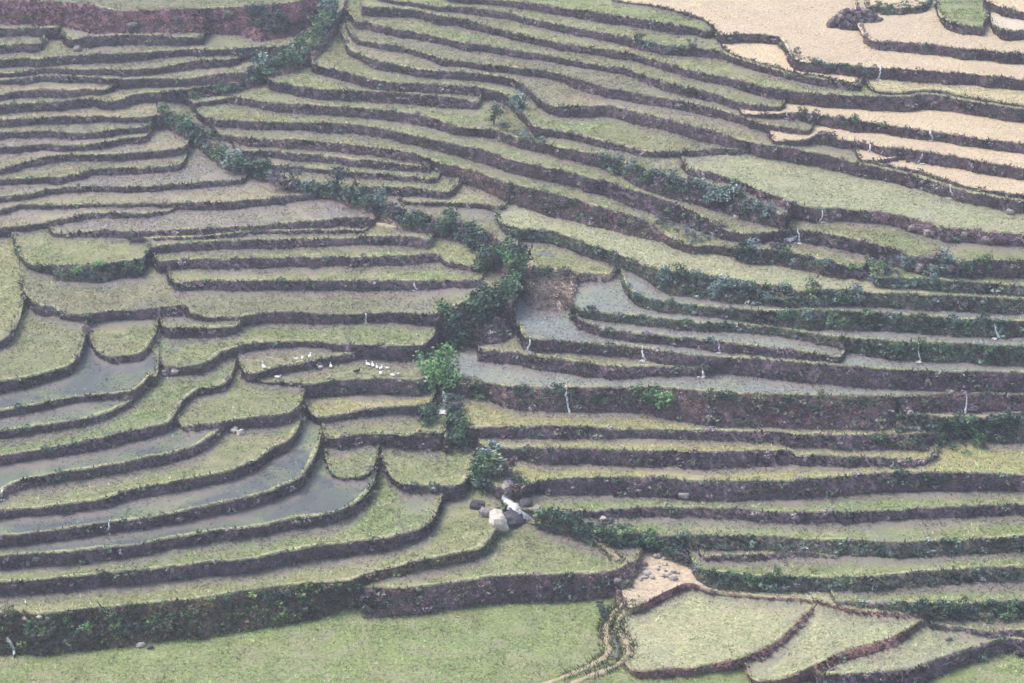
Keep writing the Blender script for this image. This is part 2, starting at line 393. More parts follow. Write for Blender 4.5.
def bump(nt, bsdf, h, strength=.6, dist=.1):
    b = nt.nodes.new('ShaderNodeBump')
    b.inputs['Strength'].default_value = strength; b.inputs['Distance'].default_value = dist
    nt.links.new(h, b.inputs['Height']); nt.links.new(b.outputs[0], bsdf.inputs['Normal'])
def geo_pos(nt):
    return nt.nodes.new('ShaderNodeNewGeometry').outputs['Position']

def soil_mat(name, a, b, wetcol, wet_lo, wet_hi, scale=.45, gloss=.7, patch=(.55, (.29, .26, .185), .55, (.13, .17, .08)), foot=.8):
    """muddy terrace floor: soil in two tones, fine speckle, darker wet patches that shine"""
    m, nt, bs = nodes_of(name)
    p = geo_pos(nt)
    oi = nt.nodes.new('ShaderNodeObjectInfo').outputs['Random']
    n1 = noise(nt, p, scale, 6, .65)
    n2 = noise(nt, p, 4.5, 4, .7)
    n3 = noise(nt, p, .16, 4, .55, .8)
    c = ramp(nt, n1, [(.30, a), (.70, b)])
    sp = ramp(nt, n2, [(.36, (.60, .60, .60)), (.64, (1.38, 1.38, 1.34))])
    c = mixc(nt, 1.0, c, sp, 'MULTIPLY')
    n4 = noise(nt, p, .33, 5, .6, 1.2); n5 = noise(nt, p, 1.6, 4, .7, .5)
    f4 = ramp(nt, n4, [(.46, (0, 0, 0)), (.64, (1, 1, 1))]); f5 = ramp(nt, n5, [(.48, (0, 0, 0)), (.66, (1, 1, 1))])
    c = mixc(nt, math_n(nt, 'MULTIPLY', f4, patch[0]), c, patch[1])
    c = mixc(nt, math_n(nt, 'MULTIPLY', f5, patch[2]), c, patch[3])
    ov = ramp(nt, oi, [(0, (.9, .9, .92)), (1, (1.1, 1.08, 1.02))])
    c = mixc(nt, 1.0, c, ov, 'MULTIPLY')
    w = nt.nodes.new('ShaderNodeMapRange')
    w.inputs['From Min'].default_value = wet_lo; w.inputs['From Max'].default_value = wet_hi
    nt.links.new(n3, w.inputs['Value'])
    c = mixc(nt, w.outputs[0], c, wetcol)
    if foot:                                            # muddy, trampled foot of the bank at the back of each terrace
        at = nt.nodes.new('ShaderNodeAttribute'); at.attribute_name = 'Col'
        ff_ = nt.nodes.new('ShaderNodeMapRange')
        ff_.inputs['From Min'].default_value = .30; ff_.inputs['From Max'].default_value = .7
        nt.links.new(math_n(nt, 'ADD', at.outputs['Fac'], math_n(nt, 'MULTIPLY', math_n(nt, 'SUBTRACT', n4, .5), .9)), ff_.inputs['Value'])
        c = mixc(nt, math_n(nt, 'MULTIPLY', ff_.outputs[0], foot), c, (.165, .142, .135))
    nt.links.new(c, bs.inputs['Base Color'])
    r = nt.nodes.new('ShaderNodeMapRange')
    r.inputs['To Min'].default_value = .97; r.inputs['To Max'].default_value = gloss
    nt.links.new(w.outputs[0], r.inputs['Value']); nt.links.new(r.outputs[0], bs.inputs['Roughness'])
    bs.inputs['Specular IOR Level'].default_value = .3
    bump(nt, bs, math_n(nt, 'ADD', n1, n2), .5, .12)
    return m
WETC = (.115, .12, .125)
FIELD = {
    'green':  soil_mat('soil_green',  (0.141, 0.143, 0.080), (0.216, 0.225, 0.118), (0.141, 0.147, 0.131), .60, .80),
    'lush':   soil_mat('soil_lush',   (0.126, 0.145, 0.074), (0.180, 0.214, 0.099), (0.152, 0.163, 0.147), .55, .75),
    'olive':  soil_mat('soil_olive',  (0.138, 0.134, 0.089), (0.208, 0.204, 0.127), (0.133, 0.130, 0.141), .55, .8),
    'dry':    soil_mat('soil_dry',    (0.166, 0.147, 0.108), (0.275, 0.252, 0.159), (0.183, 0.165, 0.159), .6, .85),
    'pink':   soil_mat('soil_pink',   (0.183, 0.161, 0.127), (0.241, 0.221, 0.150), (0.200, 0.165, 0.169), .50, .7),
    'straw':  soil_mat('soil_straw',  (0.200, 0.186, 0.094), (0.283, 0.264, 0.127), (0.208, 0.182, 0.141), .65, .85),
    'tan':    soil_mat('soil_tan',    (0.386, 0.307, 0.215), (0.460, 0.378, 0.272), (0.350, 0.281, 0.201), .55, .8, .3, .8, (.4, (0.420, 0.333, 0.249), .3, (0.477, 0.403, 0.305)), foot=0),
    'pale':   soil_mat('soil_pale',   (.40, .34, .26), (.50, .44, .35), (.5, .43, .33), .55, .8, patch=(.3, (.6, .5, .4), .3, (.5, .42, .3)), foot=0),
    'palegreen': soil_mat('soil_palegreen', (0.249, 0.252, 0.155), (0.316, 0.316, 0.202), (0.249, 0.252, 0.207), .55, .8, foot=.4),
    'grey':   soil_mat('soil_grey',   (0.155, 0.173, 0.162), (0.213, 0.234, 0.214), (0.167, 0.178, 0.183), .40, .65),
    'wet':    soil_mat('soil_wet',    (0.115, 0.141, 0.099), (0.158, 0.194, 0.131), (0.076, 0.086, 0.093), .38, .56, .35, .72),
    'mauve':  soil_mat('soil_mauve', (.165, .150, .145), (.225, .205, .185), (.18, .165, .165), .45, .65),
    'palestraw': soil_mat('soil_palestraw', (.36, .31, .20), (.43, .38, .25), (.34, .29, .2), .6, .8, foot=.3),
    'sand':   soil_mat('soil_sand',   (0.323, 0.260, 0.189), (0.446, 0.370, 0.273), (0.399, 0.300, 0.210), .6, .85, patch=(.4, (0.475, 0.360, 0.273), .4, (0.589, 0.500, 0.389)), foot=0),
    'valley': soil_mat('soil_valley', (0.158, 0.178, 0.081), (0.227, 0.272, 0.112), (0.148, 0.172, 0.139), .62, .82, foot=0),
    'valley2': soil_mat('soil_valley2', (0.166, 0.169, 0.094), (0.233, 0.239, 0.131), (0.183, 0.173, 0.141), .6, .8, foot=0),
}
def bank_mat(name, a, b, c3, red):
    m, nt, bs = nodes_of(name)
    p = geo_pos(nt)
    mp = nt.nodes.new('ShaderNodeMapping'); mp.inputs['Scale'].default_value = (1, 1, .35)
    nt.links.new(p, mp.inputs['Vector'])
    n1 = noise(nt, p, .55, 5, .6)
    n2 = noise(nt, mp.outputs[0], 4.0, 5, .75)
    n3 = noise(nt, p, .23, 3, .5)
    c = ramp(nt, n2, [(.28, a), (.52, b), (.76, c3)])
    rr = nt.nodes.new('ShaderNodeMapRange')
    rr.inputs['From Min'].default_value = .60 - red; rr.inputs['From Max'].default_value = .78 - red
    nt.links.new(n1, rr.inputs['Value'])
    c = mixc(nt, rr.outputs[0], c, (.20, .125, .10))
    v = ramp(nt, n3, [(.3, (.75, .75, .8)), (.7, (1.3, 1.25, 1.15))])
    c = mixc(nt, 1.0, c, v, 'MULTIPLY')
    nt.links.new(c, bs.inputs['Base Color'])
    bs.inputs['Roughness'].default_value = .95
    bs.inputs['Specular IOR Level'].default_value = .15
    bump(nt, bs, n2, .9, .2)
    return m
BANK = {
    'grass':   bank_mat('bank_turf', (0.083, 0.067, 0.090), (0.174, 0.125, 0.165), (0.334, 0.235, 0.293), 0.0),
    'scrub':   bank_mat('bank_scrub', (0.088, 0.070, 0.086), (0.190, 0.133, 0.156), (0.350, 0.241, 0.274), .03),
    'wild':    bank_mat('bank_wild', (0.072, 0.073, 0.074), (0.135, 0.120, 0.116), (0.239, 0.188, 0.196), -.05),
    'red':     bank_mat('bank_redscrub', (0.111, 0.070, 0.097), (0.207, 0.118, 0.156), (0.334, 0.175, 0.215), .10),
    'redbank': bank_mat('bank_red', (0.135, 0.084, 0.106), (0.255, 0.150, 0.166), (0.398, 0.241, 0.253), .12),
    'lowbank': bank_mat('bank_low', (0.072, 0.067, 0.061), (0.151, 0.113, 0.101), (0.288, 0.182, 0.177), .02),
    'mound':   bank_mat('bank_mound', (0.079, 0.070, 0.082), (0.144, 0.110, 0.129), (0.239, 0.168, 0.196), .0),
    'drybank': bank_mat('bank_dry', (0.234, 0.195, 0.188), (0.375, 0.302, 0.292), (0.562, 0.460, 0.445), -.3),
    'stony':   bank_mat('bank_stony', (0.111, 0.086, 0.110), (0.239, 0.168, 0.206), (0.447, 0.315, 0.410), .06),
    'gully':   bank_mat('bank_gully', (0.111, 0.091, 0.097), (0.239, 0.175, 0.177), (0.398, 0.275, 0.283), .04),
}
def attr_mat(name, rough=.9, trans=.0):
    m, nt, bs = nodes_of(name)
    a = nt.nodes.new('ShaderNodeAttribute'); a.attribute_name = 'Col'
    nt.links.new(a.outputs['Color'], bs.inputs['Base Color'])
    bs.inputs['Roughness'].default_value = rough
    bs.inputs['Specular IOR Level'].default_value = .15
    return m
M_GRASS = attr_mat('grass_blades')
M_LEAF = attr_mat('leaves', .75)
def plain_noise_mat(name, stops, scale=3, rough=.9, bumps=.6, spec=.2, dist=.08):
    m, nt, bs = nodes_of(name)
    tc = nt.nodes.new('ShaderNodeTexCoord').outputs['Object']
    n = noise(nt, tc, scale, 6, .65)
    c = ramp(nt, n, stops)
    oi = nt.nodes.new('ShaderNodeObjectInfo').outputs['Random']
    c = mixc(nt, 1.0, c, ramp(nt, oi, [(0, (.75, .74, .76)), (1, (1.15, 1.13, 1.1))]), 'MULTIPLY')
    nt.links.new(c, bs.inputs['Base Color'])
    bs.inputs['Roughness'].default_value = rough
    bs.inputs['Specular IOR Level'].default_value = spec
    bump(nt, bs, n, bumps, dist)
    return m
M_RIM = soil_mat('rim_turf', (.20, .21, .12), (.38, .375, .235), (.16, .15, .11), .50, .62, .9, .9, foot=0)
M_ROCK = plain_noise_mat('rock', [(.3, (.17, .15, .155)), (.7, (.34, .30, .29))], 3)
M_ROCKP = plain_noise_mat('rock_pale', [(.3, (.30, .27, .24)), (.7, (.52, .48, .43))], 3)
M_ROCKD = plain_noise_mat('rock_dark', [(.3, (.05, .05, .06)), (.7, (.12, .11, .12))], 3)
M_STONE = plain_noise_mat('heap_stone', [(.3, (.06, .045, .06)), (.7, (.21, .165, .18))], 4)
M_FOAM = plain_noise_mat('white_water', [(.35, (.42, .44, .46)), (.65, (.74, .76, .78))], 6, .45, .9, .4)
M_BARK = plain_noise_mat('bark', [(.3, (.06, .045, .035)), (.7, (.13, .10, .08))], 8)
M_DUCKW = plain_noise_mat('white_feathers', [(.3, (.74, .73, .70)), (.7, (.86, .85, .83))], 8, .8, .2)
M_DUCKD = plain_noise_mat('dark_feathers', [(.3, (.03, .03, .03)), (.7, (.09, .08, .06))], 8, .8, .2)
M_BEAK = plain_noise_mat('orange_beak', [(.3, (.55, .25, .05)), (.7, (.65, .32, .08))], 8, .6, .1)
M_PATH = plain_noise_mat('path_earth', [(.3, (.25, .22, .14)), (.7, (.38, .335, .23))], 2)
M_HILL = bank_mat('hill_ground', (.05, .05, .035), (.10, .09, .055), (.16, .14, .09), .0)
def water_mat():
    m, nt, bs = nodes_of('still_water')
    p = geo_pos(nt)
    n = noise(nt, p, 2.0, 3, .5)
    nt.links.new(ramp(nt, n, [(.3, (.08, .083, .088)), (.7, (.13, .13, .13))]), bs.inputs['Base Color'])
    bs.inputs['Roughness'].default_value = .45
    bump(nt, bs, n, .08, .05)
    return m
M_WATER = water_mat()

# ---------------------------------------------------------------------------
# rim lines -> terrace heights (each terrace as level as the hillside allows)
# ---------------------------------------------------------------------------
def pchip(xs, ys, x):
    xs = np.asarray(xs, float); ys = np.asarray(ys, float)
    h = np.diff(xs); d = np.diff(ys)/h
    m = np.zeros(len(xs))
    if len(xs) == 2: m[:] = d[0]
    else:
        for k in range(1, len(xs)-1):
            if d[k-1]*d[k] > 0:
                w1 = 2*h[k]+h[k-1]; w2 = h[k]+2*h[k-1]
                m[k] = (w1+w2)/(w1/d[k-1]+w2/d[k])
        m[0] = d[0]; m[-1] = d[-1]
    k = np.clip(np.searchsorted(xs, x)-1, 0, len(h)-1)
    t = (x-xs[k])/h[k]
    return ((2*t**3-3*t**2+1)*ys[k] + (t**3-2*t**2+t)*h[k]*m[k] + (-2*t**3+3*t**2)*ys[k+1] + (t**3-t**2)*h[k]*m[k+1])

STEP = 2.0
XL, XR = -90, 1116
CX = np.arange(XL, XR, STEP)
NCOL = len(CX)
NL = len(T)
Y = np.full((NL, NCOL), np.nan); TH = np.full((NL, NCOL), np.nan)
for i, (fk, bk, lab, pts) in enumerate(T):
    pts = list(pts)
    if pts[0][0] == 0:
        s = (pts[1][1]-pts[0][1])/(pts[1][0]-pts[0][0])
        pts = [(XL-4, pts[0][1]-.6*s*(-XL+4), pts[0][2])] + pts
    if pts[-1][0] == 1024:
        s = (pts[-1][1]-pts[-2][1])/(pts[-1][0]-pts[-2][0])
        pts = pts + [(XR+4, pts[-1][1]+.6*s*(XR+4-1024), pts[-1][2])]
    px = [q[0] for q in pts]; py = [q[1] for q in pts]; pt = [q[2] for q in pts]
    ins = (CX >= px[0]) & (CX <= px[-1])
    x = CX[ins]
    wob = (vnoise(x/21., i*7.3, 1)-.5)*1.5 + (vnoise(x/6.5, i*3.1, 2)-.5)*.9
    Y[i, ins] = pchip(px, py, x) + wob - .5
    pt = [q+min(.08*q, .8) if q < 20 else q for q in pt]
    TH[i, ins] = np.maximum(pchip(px, pt, x) + np.minimum(.25*pchip(px, pt, x), 1.8)*(vnoise(x/13., i*5.7, 3)-.5), .8)
ORD = []
for c in range(NCOL):
    idx = [i for i in range(NL) if not np.isnan(Y[i, c])]
    idx.sort(key=lambda i: Y[i, c])
    for k in range(1, len(idx)):
        a, b = idx[k-1], idx[k]
        if Y[b, c] < Y[a, c]+1.6: Y[b, c] = Y[a, c]+1.6
        TH[a, c] = max(min(TH[a, c], Y[b, c]-Y[a, c]-.6), .7)
    ORD.append(idx)

# round the free ends of every terrace back into the bank above it
for i, (fk, bk, lab, pts) in enumerate(T):
    if bk == 'gully' or fk.startswith('valley'): continue
    ci = np.where(~np.isnan(Y[i]))[0]
    L = len(ci)*STEP
    for e in (0, 1):
        xe = pts[0][0] if e == 0 else pts[-1][0]
        if xe in (0, 1024): continue
        cc = ci if e == 0 else ci[::-1]
        k0 = ORD[cc[0]].index(i)
        if k0 == 0: continue
        up = ORD[cc[0]][k0-1]
        D = Y[i, cc[0]]-(Y[up, cc[0]]+TH[up, cc[0]])
        w = min(max(8, D*.9), 26, L*.35)
        for k, c in enumerate(cc):
            t = 1-k*STEP/w
            if t <= 0: break
            o = ORD[c].index(i)
            if o == 0: break
            u2 = ORD[c][o-1]
            d = Y[i, c]-(Y[u2, c]+TH[u2, c])-.4
            if d <= 0: continue
            Y[i, c] -= d*(1-math.sqrt(max(0, 1-t*t)))
            if bk in ('wild', 'scrub', 'drybank') or TH[i, c] > 16: TH[i, c] = TH[i, c]+0
NODE = 40.0
nodes = []; off = []; tot = 0
for i in range(NL):
    ins = np.where(~np.isnan(Y[i]))[0]
    x0, x1 = CX[ins[0]], CX[ins[-1]]
    n = max(2, int((x1-x0)/NODE)+1)
    nodes.append(np.linspace(x0, x1, n)); off.append(tot); tot += n
def wts(i, x):
    g = nodes[i]
    k = int(np.clip(np.searchsorted(g, x)-1, 0, len(g)-2))
    t = (x-g[k])/(g[k+1]-g[k])
    return off[i]+k, 1-t, off[i]+k+1, t
KAP = {'gully': .62, 'drybank': .55, 'red': .7, 'wild': .82, 'lowbank': .75, 'scrub': .82}
Z = np.where(np.isnan(Y), np.nan, (740-Y)/740*27.0)
for it in range(4):
    A = np.zeros((tot, tot)); B = np.zeros(tot)
    def add(terms, rhs, w):
        for p, a in terms:
            B[p] += w*a*rhs
            for q, b in terms: A[p, q] += w*a*b
    for c in range(0, NCOL, 4):
        idx = ORD[c]
        for k in range(1, len(idx)):
            a, b = idx[k-1], idx[k]
            vb = Y[a, c]+TH[a, c]
            s = (Z[b, c]-HC)/ray(CX[c], vb)[2]
            dz = KAP.get(T[a][1], .92)*TH[a, c]*s/FPX
            p0, w0, p1, w1 = wts(a, CX[c]); q0, v0, q1, v1 = wts(b, CX[c])
            add([(p0, w0), (p1, w1), (q0, -v0), (q1, -v1)], dz, 1.0)
    for i in range(NL):
        g = nodes[i]; dx = (g[1]-g[0])/NODE
        loose = T[i][1] == 'gully'
        for k in range(len(g)-1):
            add([(off[i]+k, -1), (off[i]+k+1, 1)], 0, (.15 if loose else 6.0)/dx)
        for k in range(1, len(g)-1):
            add([(off[i]+k-1, 1), (off[i]+k, -2), (off[i]+k+1, 1)], 0, .5 if loose else 8.0)
    for q in range(off[NL-1], tot): add([(q, 1)], 0.0, 50)
    A += np.eye(tot)*1e-6
    zn = np.linalg.solve(A, B)
    for i in range(NL):
        ins = ~np.isnan(Y[i])
        Z[i, ins] = np.interp(CX[ins], nodes[i], zn[off[i]:off[i]+len(nodes[i])])
# column profiles
PL = np.full((NL, NCOL, 3), np.nan); PB = np.full((NL, NCOL, 3), np.nan)
YB = np.full((NL, NCOL), np.nan); BACK = np.full((NL, NCOL, 3), np.nan)
bad = 0
for c in range(NCOL):
    idx = ORD[c]
    for k in range(len(idx)-2, -1, -1):                 # keep every terrace above the one below it
        a, b = idx[k], idx[k+1]
        lo = .10
        if Z[a, c] < Z[b, c]+lo:
            Z[a, c] = Z[b, c]+lo; bad += 1
for i in range(NL):                                     # take out the small steps this clamp leaves along a rim
    ins = np.where(~np.isnan(Y[i]))[0]
    z = Z[i, ins]
    if len(z) > 9:
        ker = np.hanning(9); ker /= ker.sum()
        Z[i, ins] = np.convolve(np.pad(z, 4, mode='edge'), ker, 'valid')
for c in range(NCOL):
    idx = ORD[c]
    prev = None
    for k, i in enumerate(idx):
        PL[i, c] = onplane(CX[c], Y[i, c], Z[i, c])
        if prev is None: BACK[i, c] = onplane(CX[c], min(-70, Y[i, c]-40), Z[i, c])
        else:
            dz = max(Z[prev, c]-Z[i, c], .05)
            pb = onplane(CX[c], Y[prev, c]+TH[prev, c], Z[i, c])
            run = PL[prev, c, 1]-pb[1]
            mn = (.75 if T[prev][1] in ('gully', 'red', 'drybank') else .16)*dz
            if run < mn:
                yy = PL[prev, c, 1]-mn
                pb = np.array([PL[prev, c, 0]*yy/PL[prev, c, 1], yy, Z[i, c]])
            if pb[1] < PL[i, c, 1]+.05:                  # never past the rim of the terrace below
                pb = PL[i, c].copy(); pb[1] += .05
            PB[prev, c] = pb; YB[prev, c] = project(pb)[1]; BACK[i, c] = pb
        prev = i
    i = idx[-1]
    PB[i, c] = PL[i, c]+np.array([0, -1.2, -3.0]); YB[i, c] = project(PB[i, c])[1]
print('clamped', bad, 'top z', np.nanmax(Z), 'far y', np.nanmax(PL[..., 1]), 'near y', np.nanmin(PL[..., 1]))

def hit(u, v):
    """ground point under picture position (used to set out plants, stones and water)"""
    c = int(np.clip(round((u-XL)/STEP), 0, NCOL-1))
    for i in ORD[c]:
        if v < Y[i, c]:
            return onplane(u, v, Z[i, c]), i, 'field'
        if v <= YB[i, c]:
            t = (v-Y[i, c])/max(YB[i, c]-Y[i, c], .01)
            return PL[i, c]*(1-t)+PB[i, c]*t, i, 'bank'
    return onplane(u, v, 0.0), ORD[c][-1], 'field'
def mpp(p):                         # metres per picture unit at a point
    q = np.asarray(p)-np.array([0, 0, HC])
    return (q[1]*cosP-q[2]*sinP)/FPX

# ---------------------------------------------------------------------------
# grass blades
# ---------------------------------------------------------------------------
def sample_mesh(verts, quads, dens, rng, par=None):
    v = np.asarray(verts); q = np.asarray(quads)
    tri = np.concatenate([q[:, [0, 1, 2]], q[:, [0, 2, 3]]])
    a, b, c = v[tri[:, 0]], v[tri[:, 1]], v[tri[:, 2]]
    ar = .5*np.linalg.norm(np.cross(b-a, c-a), axis=1)
    tt = ar.sum()
    n = int(tt*dens)
    if n < 1 or not np.isfinite(tt): return np.zeros((0, 3 if par is None else 5))
    if par is not None:
        a, b, c = (np.c_[q_, par[tri[:, k_]]] for k_, q_ in enumerate((a, b, c)))
    k = rng.choice(len(tri), n, p=ar/tt)
    r1 = np.sqrt(rng.random(n)); r2 = rng.random(n)
    return a[k]*(1-r1)[:, None] + b[k]*(r1*(1-r2))[:, None] + c[k]*(r1*r2)[:, None]
def inframe(p, m=25):
    u, v = project(p[:, :3])
    return p[(u > -m) & (u < W+m) & (v > -m) & (v < H+m)]
def blades(name, pts, h, w, cols, parent, base, lean=(0, 0, 0), nb=3, spread=.5, mat=None, var=(.7, 1.3)):
    """nb blades per tuft, one triangle each"""
    n = len(pts)
    if n == 0: return None
    P = np.repeat(pts, nb, 0); Hh = np.repeat(h, nb)*(.7+.6*rng.random(n*nb)); Cc = np.repeat(cols, nb, 0)
    Cc = Cc*(var[0]+(var[1]-var[0])*rng.random(n*nb))[:, None]
    an = rng.random(n*nb)*2*math.pi
    P = P+np.stack([np.cos(an), np.sin(an), 0*an], -1)*(rng.random(n*nb)*w*1.2)[:, None]
    a2 = rng.random(n*nb)*math.pi
    sd_ = np.stack([np.cos(a2), .4*np.sin(a2), 0*a2], -1)*(w*(.6+.8*rng.random(n*nb)))[:, None]
    tip = np.stack([np.cos(an)*spread, np.sin(an)*spread, np.ones_like(an)], -1)+np.asarray(lean)
    tip = tip*Hh[:, None]
    V = np.stack([P-sd_, P+sd_, P+tip], 1).reshape(-1, 3)-np.asarray(base)
    V[0::3, 2] -= .02; V[1::3, 2] -= .02
    F = np.arange(len(V)).reshape(-1, 3)
    me = mesh_np(name, V, F, np.repeat(Cc, 3, 0), False)
    o = obj(name, me, mat or M_GRASS, parent)
    o['kind'] = 'stuff'
    return o
def pick(cols, n, wgt=None):
    cols = np.asarray(cols, float)
    return cols[rng.choice(len(cols), n, p=wgt)]
TUFT = {   # density per m2, height, blade half width, colours
    'green':  (11, .17, .035, [(0.268, 0.304, 0.124), (0.338, 0.347, 0.170), (0.199, 0.242, 0.102), (0.378, 0.368, 0.226)]),
    'lush':   (12, .18, .036, [(0.215, 0.280, 0.104), (0.289, 0.332, 0.135), (0.162, 0.218, 0.089), (0.343, 0.344, 0.176)]),
    'olive':  (10, .17, .036, [(0.219, 0.231, 0.124), (0.279, 0.262, 0.158), (0.168, 0.178, 0.102), (0.309, 0.283, 0.214)]),
    'dry':    (9, .16, .036, [(0.328, 0.304, 0.191), (0.258, 0.262, 0.135), (0.378, 0.335, 0.238), (0.219, 0.210, 0.135)]),
    'pink':   (9, .16, .036, [(0.309, 0.272, 0.191), (0.249, 0.262, 0.135), (0.328, 0.272, 0.238), (0.219, 0.210, 0.135)]),
    'straw':  (11, .17, .036, [(0.357, 0.357, 0.147), (0.309, 0.324, 0.135), (0.408, 0.377, 0.203), (0.258, 0.283, 0.112)]),
    'tan':    (4, .07, .035, [(0.369, 0.299, 0.210), (0.420, 0.350, 0.258), (0.319, 0.264, 0.182)]),
    'pale':   (2, .08, .035, [(0.550, 0.454, 0.389), (0.600, 0.511, 0.432)]),
    'palegreen': (9, .13, .036, [(0.367, 0.377, 0.226), (0.298, 0.324, 0.170), (0.418, 0.409, 0.282), (0.258, 0.283, 0.158)]),
    'grey':   (11, .13, .036, [(0.226, 0.244, 0.213), (0.180, 0.204, 0.163), (0.262, 0.275, 0.264), (0.217, 0.265, 0.175)]),
    'wet':    (9, .15, .034, [(0.184, 0.232, 0.138), (0.151, 0.185, 0.138), (0.226, 0.250, 0.201), (0.126, 0.149, 0.138)]),
    'mauve':  (11, .13, .036, [(0.210, 0.183, 0.178), (0.170, 0.159, 0.130), (0.250, 0.212, 0.216), (0.190, 0.193, 0.130)]),
    'palestraw': (9, .12, .036, [(0.380, 0.318, 0.227), (0.330, 0.289, 0.184), (0.440, 0.367, 0.281), (0.280, 0.261, 0.162)]),
    'sand':   (1, .10, .035, [(0.360, 0.309, 0.194), (0.300, 0.251, 0.162)]),
    'valley': (11, .16, .034, [(0.251, 0.322, 0.107), (0.313, 0.370, 0.150), (0.188, 0.262, 0.086), (0.345, 0.370, 0.181)]),
    'valley2': (11, .16, .034, [(0.268, 0.294, 0.135), (0.319, 0.324, 0.170), (0.208, 0.231, 0.102)]),
}
BCOL = {   # bank grass colours
    'grass':   [(0.057, 0.068, 0.058), (0.093, 0.099, 0.074), (0.151, 0.124, 0.133), (0.137, 0.095, 0.138), (0.064, 0.076, 0.079), (0.115, 0.079, 0.109)],
    'scrub':   [(0.064, 0.072, 0.059), (0.122, 0.106, 0.089), (0.187, 0.145, 0.133), (0.144, 0.099, 0.120), (0.230, 0.171, 0.194)],
    'wild':    [(0.051, 0.079, 0.054), (0.079, 0.106, 0.068), (0.122, 0.138, 0.098), (0.057, 0.067, 0.064), (0.144, 0.131, 0.124)],
    'red':     [(0.137, 0.081, 0.098), (0.187, 0.111, 0.120), (0.086, 0.079, 0.064), (0.216, 0.131, 0.143), (0.108, 0.079, 0.098)],
    'redbank': [(0.159, 0.099, 0.098), (0.216, 0.145, 0.133), (0.101, 0.086, 0.071), (0.259, 0.171, 0.168)],
    'lowbank': [(.16, .12, .09), (.11, .085, .065), (0.051, 0.072, 0.043), (0.093, 0.118, 0.058), (0.057, 0.060, 0.044), (0.172, 0.131, 0.098), (0.144, 0.184, 0.089)],
    'mound':   [(0.064, 0.072, 0.061), (0.101, 0.093, 0.079), (0.129, 0.106, 0.106)],
    'drybank': [(0.287, 0.244, 0.222), (0.374, 0.319, 0.286), (0.216, 0.197, 0.174), (0.159, 0.149, 0.134)],
    'stony':   [(0.086, 0.079, 0.079), (0.144, 0.118, 0.106), (0.230, 0.171, 0.194), (0.316, 0.250, 0.301)],
    'gully':   [(0.079, 0.086, 0.061), (0.144, 0.124, 0.098), (0.216, 0.164, 0.150), (0.259, 0.197, 0.194)],
}
ROWS = {'lush': .26, 'wet': .3, 'green': .18, 'tan': .06, 'pale': 0, 'sand': 0}
WEED = {'wild': 3.2, 'lowbank': 2.8, 'scrub': 2.6, 'gully': 1.6, 'red': 1.2, 'redbank': .6, 'drybank': .8}
WCOL = {
    'grass': [(0.077, 0.114, 0.092), (0.125, 0.168, 0.131), (0.183, 0.195, 0.153), (0.224, 0.175, 0.208), (0.336, 0.282, 0.291), (0.168, 0.121, 0.153)],
    'wild':  [(0.084, 0.134, 0.107), (0.140, 0.202, 0.153), (0.224, 0.269, 0.245), (0.069, 0.101, 0.085), (0.112, 0.161, 0.131), (0.183, 0.148, 0.184)],
    'lowbank': [(0.084, 0.134, 0.061), (0.140, 0.215, 0.092), (0.069, 0.094, 0.061), (0.196, 0.255, 0.107), (0.168, 0.134, 0.107), (0.063, 0.081, 0.061)],
    'red':   [(0.224, 0.121, 0.131), (0.168, 0.108, 0.123), (0.112, 0.108, 0.092), (0.280, 0.161, 0.153), (0.140, 0.121, 0.138), (0.196, 0.114, 0.138)],
    'drybank': [(0.420, 0.349, 0.291), (0.308, 0.255, 0.215), (0.224, 0.202, 0.169), (0.476, 0.390, 0.337), (0.168, 0.161, 0.138), (0.349, 0.269, 0.261)],
}
CL = []
for k in range(6):                                      # small leafy clumps, shapes only
    r = np.random.default_rng(600+k)
    n = 34
    d_ = r.normal(size=(n, 3)); d_ /= np.linalg.norm(d_, axis=1)[:, None]
    p_ = d_*np.array([.55, .55, .42])*(.5+.5*r.random((n, 1)))+np.array([0, 0, .4])
    nn = d_+r.normal(size=(n, 3))*.7+np.array([0, 0, .6]); nn /= np.linalg.norm(nn, axis=1)[:, None]
    t1 = np.cross(nn, r.normal(size=(n, 3))); t1 /= np.linalg.norm(t1, axis=1)[:, None]
    t2 = np.cross(nn, t1); L_ = .20*(.6+.8*r.random((n, 1)))
    CL.append((np.stack([p_-t1*L_, p_-t2*L_*.5, p_+t1*L_, p_+t2*L_*.5], 1).reshape(-1, 3), np.repeat(.65+.7*r.random((n, 1)), 4, 0)))
